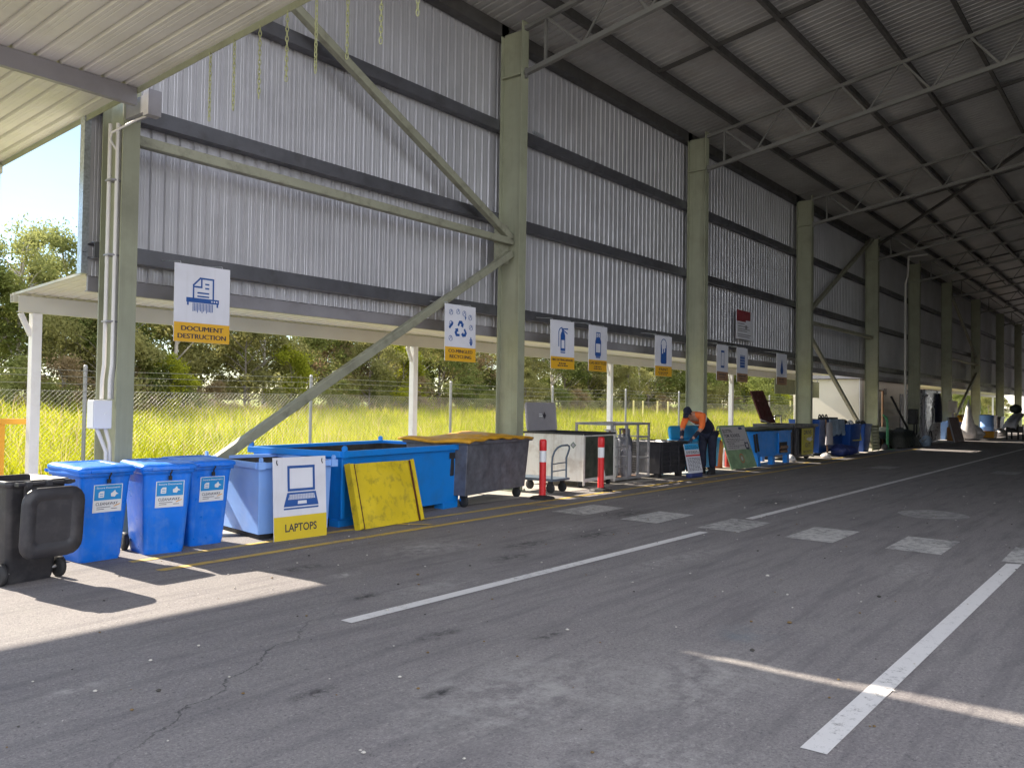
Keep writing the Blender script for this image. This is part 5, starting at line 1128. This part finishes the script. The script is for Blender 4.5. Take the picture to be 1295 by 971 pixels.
KINDS = {
 'gum':   make_tree('gum_tree', '', 'tree', 9.6, 3.0, 3.2, 30, 210, .20, 'leaf_a', 'bark_pale', 'tall gum trees in the belt beyond the field', .62),
 'gum2':  make_tree('gum_tree', '', 'tree', 8.2, 2.6, 2.4, 24, 170, .19, 'leaf_c', 'bark_pale', 'thin gum trees in the belt beyond the field', .62),
 'oak':   make_tree('dense_tree', '', 'tree', 6.8, 3.1, 1.0, 34, 260, .19, 'leaf_b', 'bark', 'dark dense trees in the belt beyond the field'),
 'olive': make_tree('olive_green_tree', '', 'tree', 5.6, 2.7, .5, 28, 240, .18, 'leaf_c', 'bark', 'olive green trees in the belt beyond the field'),
 'yellow':make_tree('yellow_green_bush', '', 'bush', 3.6, 1.6, .3, 18, 220, .15, 'leaf_y', 'bark', 'yellow green bushes before the trees'),
 'dry':   make_tree('dry_bush', '', 'bush', 3.0, 1.9, .3, 18, 170, .15, 'leaf_d', 'bark', 'dry pinkish bushes before the trees'),
 'shrub': make_tree('low_green_shrub', '', 'bush', 2.6, 2.0, .2, 18, 240, .15, 'leaf_a', 'bark', 'low green shrubs before the trees'),
}
TL = {'gum':'tall pale-trunked gum tree standing in the belt beyond the field', 'gum2':'slender open-crowned gum tree standing in the belt beyond the field', 'oak':'dark green dense tree standing in the belt beyond the field',
      'olive':'rounded olive green tree standing in the belt beyond the field', 'yellow':'bright yellow-green bush in front of the tree belt', 'dry':'pinkish dry leafless-looking bush in front of the tree belt', 'shrub':'low green shrub at the foot of the tree belt'}
first = {k: True for k in KINDS}
def plant(kind, x, y, s=1., label=None, rz=None):
    o = KINDS[kind]
    if y > 35: x, y, s = x*1.22, y*1.22, s*1.22
    if not first[kind]: o = copy_tree(o)
    first[kind] = False
    o.location = (x, y, field_z(x, y)-.05); o.rotation_euler.z = random.uniform(0, 6.28) if rz is None else rz
    s2 = s*random.uniform(.94,1.06); o.scale = (s2*random.uniform(.95,1.1), s2*random.uniform(.95,1.1), s2)
    o['label'] = label or TL[kind]
plant('gum', 16.2, 43.0, .92, 'tall gum tree seen against the sky at the far left of the field')
plant('gum', 19.3, 45.0, .95, 'tall gum tree against the sky, tucked behind the shed corner')
plant('oak', 14.2, 42.0, .95); plant('olive', 18.0, 40.5, .9); plant('dry', 16.6, 39.0, .8); plant('dry', 19.6, 39.2, .7)
x = 20.6; i = 0
seq = ['oak','gum2','olive','olive','gum2','oak','dry','olive','gum2','oak','olive','gum2','dry','oak','olive','gum','oak','olive','oak','gum2','oak','olive','oak','gum','olive','oak','oak','gum2','olive','oak','olive','oak']
while x < 165 and i < 44:
    k = seq[i % len(seq)]; y = 41.5+random.uniform(-1.6,2.2)-max(0, x-60)*.05
    plant(k, x, y, random.uniform(.98,1.2) if k != 'dry' else 1.4)
    x += random.uniform(1.9,2.9)*(1+max(0, x-40)*.012); i += 1
x = 17.
for k in range(26):                                             # second row behind, closing the gaps low down
    plant(('oak','olive','gum2')[k % 3], x, 47+random.uniform(0,3), random.uniform(.95,1.15)); x += random.uniform(3.4,5.6)
x = 15.
for k in range(30):                                             # understorey at the foot of the belt
    plant(('shrub','olive','shrub','dry','shrub')[k % 5], x, 38.6+random.uniform(-.8,1.2)-max(0, x-60)*.05, random.uniform(.5,.85)); x += random.uniform(1.8,4.2)
plant('yellow', 28.6, 38.5, 1.0, 'bright yellow-green bush left of the long diagonal brace')
plant('yellow', 37.5, 38.8, 1.25, 'tall bright yellow-green bush beside the second awning post')
plant('yellow', 93, 37.0, 1.9, 'large pale yellow-green bush right of the third column')
plant('yellow', 99, 37.5, 1.7, 'pale yellow-green bush left of the fourth column')
plant('yellow', 21.5, 38.3, .75, 'small yellow-green bush low beside the first column')
x = 62.
for k in range(30):
    plant(('oak','olive','shrub')[k % 3], x, 19.5+random.uniform(0,5)+max(0, x-90)*.06, random.uniform(.55,.8)); x += random.uniform(3,6)
for k, o in KINDS.items():
    if first[k]: bpy.data.objects.remove(o)

# ------------------------------------------------------------------ sky, sun, camera
EL = math.atan(.685); SD = Vector((-.07*math.cos(EL), math.cos(EL), math.sin(EL))).normalized()
w = bpy.data.worlds.new('World'); S.world = w; w.use_nodes = True; t = NT(w.node_tree)
sky = t.n('ShaderNodeTexSky', sky_type='NISHITA', sun_disc=False, sun_elevation=EL, sun_rotation=-math.atan(.07), altitude=50, air_density=1., dust_density=.0, ozone_density=1.2)
co = t.n('ShaderNodeTexCoord'); mp = t.n('ShaderNodeMapping'); t.l(co.outputs['Generated'], mp.inputs['Vector']); mp.inputs['Scale'].default_value = (1.2, 1.2, 5.5)
sp = t.n('ShaderNodeSeparateXYZ'); t.l(co.outputs['Generated'], sp.inputs[0])
side = t.ramp(sp.outputs[1], .45, -.25, .02, 1.)                  # clear towards the sun; unseen bright cloud added opposite to light the shed
cl = t.math('MULTIPLY', t.ramp(t.noise(mp.outputs[0], 2.6, 8, .62), .34, .60), side)
bg = w.node_tree.nodes['Background']; t.l(t.mix(cl, sky.outputs[0], (16.2, 16.3, 17.2)), bg.inputs[0]); bg.inputs[1].default_value = .05
sun = bpy.data.lights.new('sun', 'SUN'); sun.energy = 3.1; sun.angle = R(.55); sun.color = (1, .90, .75)
so = bpy.data.objects.new('sun', sun); C.objects.link(so); so.rotation_euler = SD.to_track_quat('Z', 'Y').to_euler(); so.location = (0, 30, 30)
yaw, pit, rol = R(38.494), R(1.344), R(.845)
f = Vector((math.cos(pit)*math.cos(yaw), math.cos(pit)*math.sin(yaw), math.sin(pit)))
r0 = f.cross(Vector((0,0,1))).normalized(); u0 = r0.cross(f)
r = r0*math.cos(rol)+u0*math.sin(rol); u = u0*math.cos(rol)-r0*math.sin(rol)
cam = bpy.data.cameras.new('camera'); cam.sensor_width = 36; cam.lens = 36*1050/1295; cam.clip_start = .05; cam.clip_end = 2000
cob = bpy.data.objects.new('camera', cam); C.objects.link(cob)
mw = Matrix((r, u, -f)).transposed().to_4x4(); mw.translation = (0, 0, 1.7); cob.matrix_world = mw
S.camera = cob
S.view_settings.view_transform = 'Standard'; S.view_settings.look = 'None'; S.view_settings.exposure = 2.22; S.view_settings.gamma = 1
S.cycles.max_bounces = 8; S.cycles.diffuse_bounces = 5; S.cycles.use_denoising = True
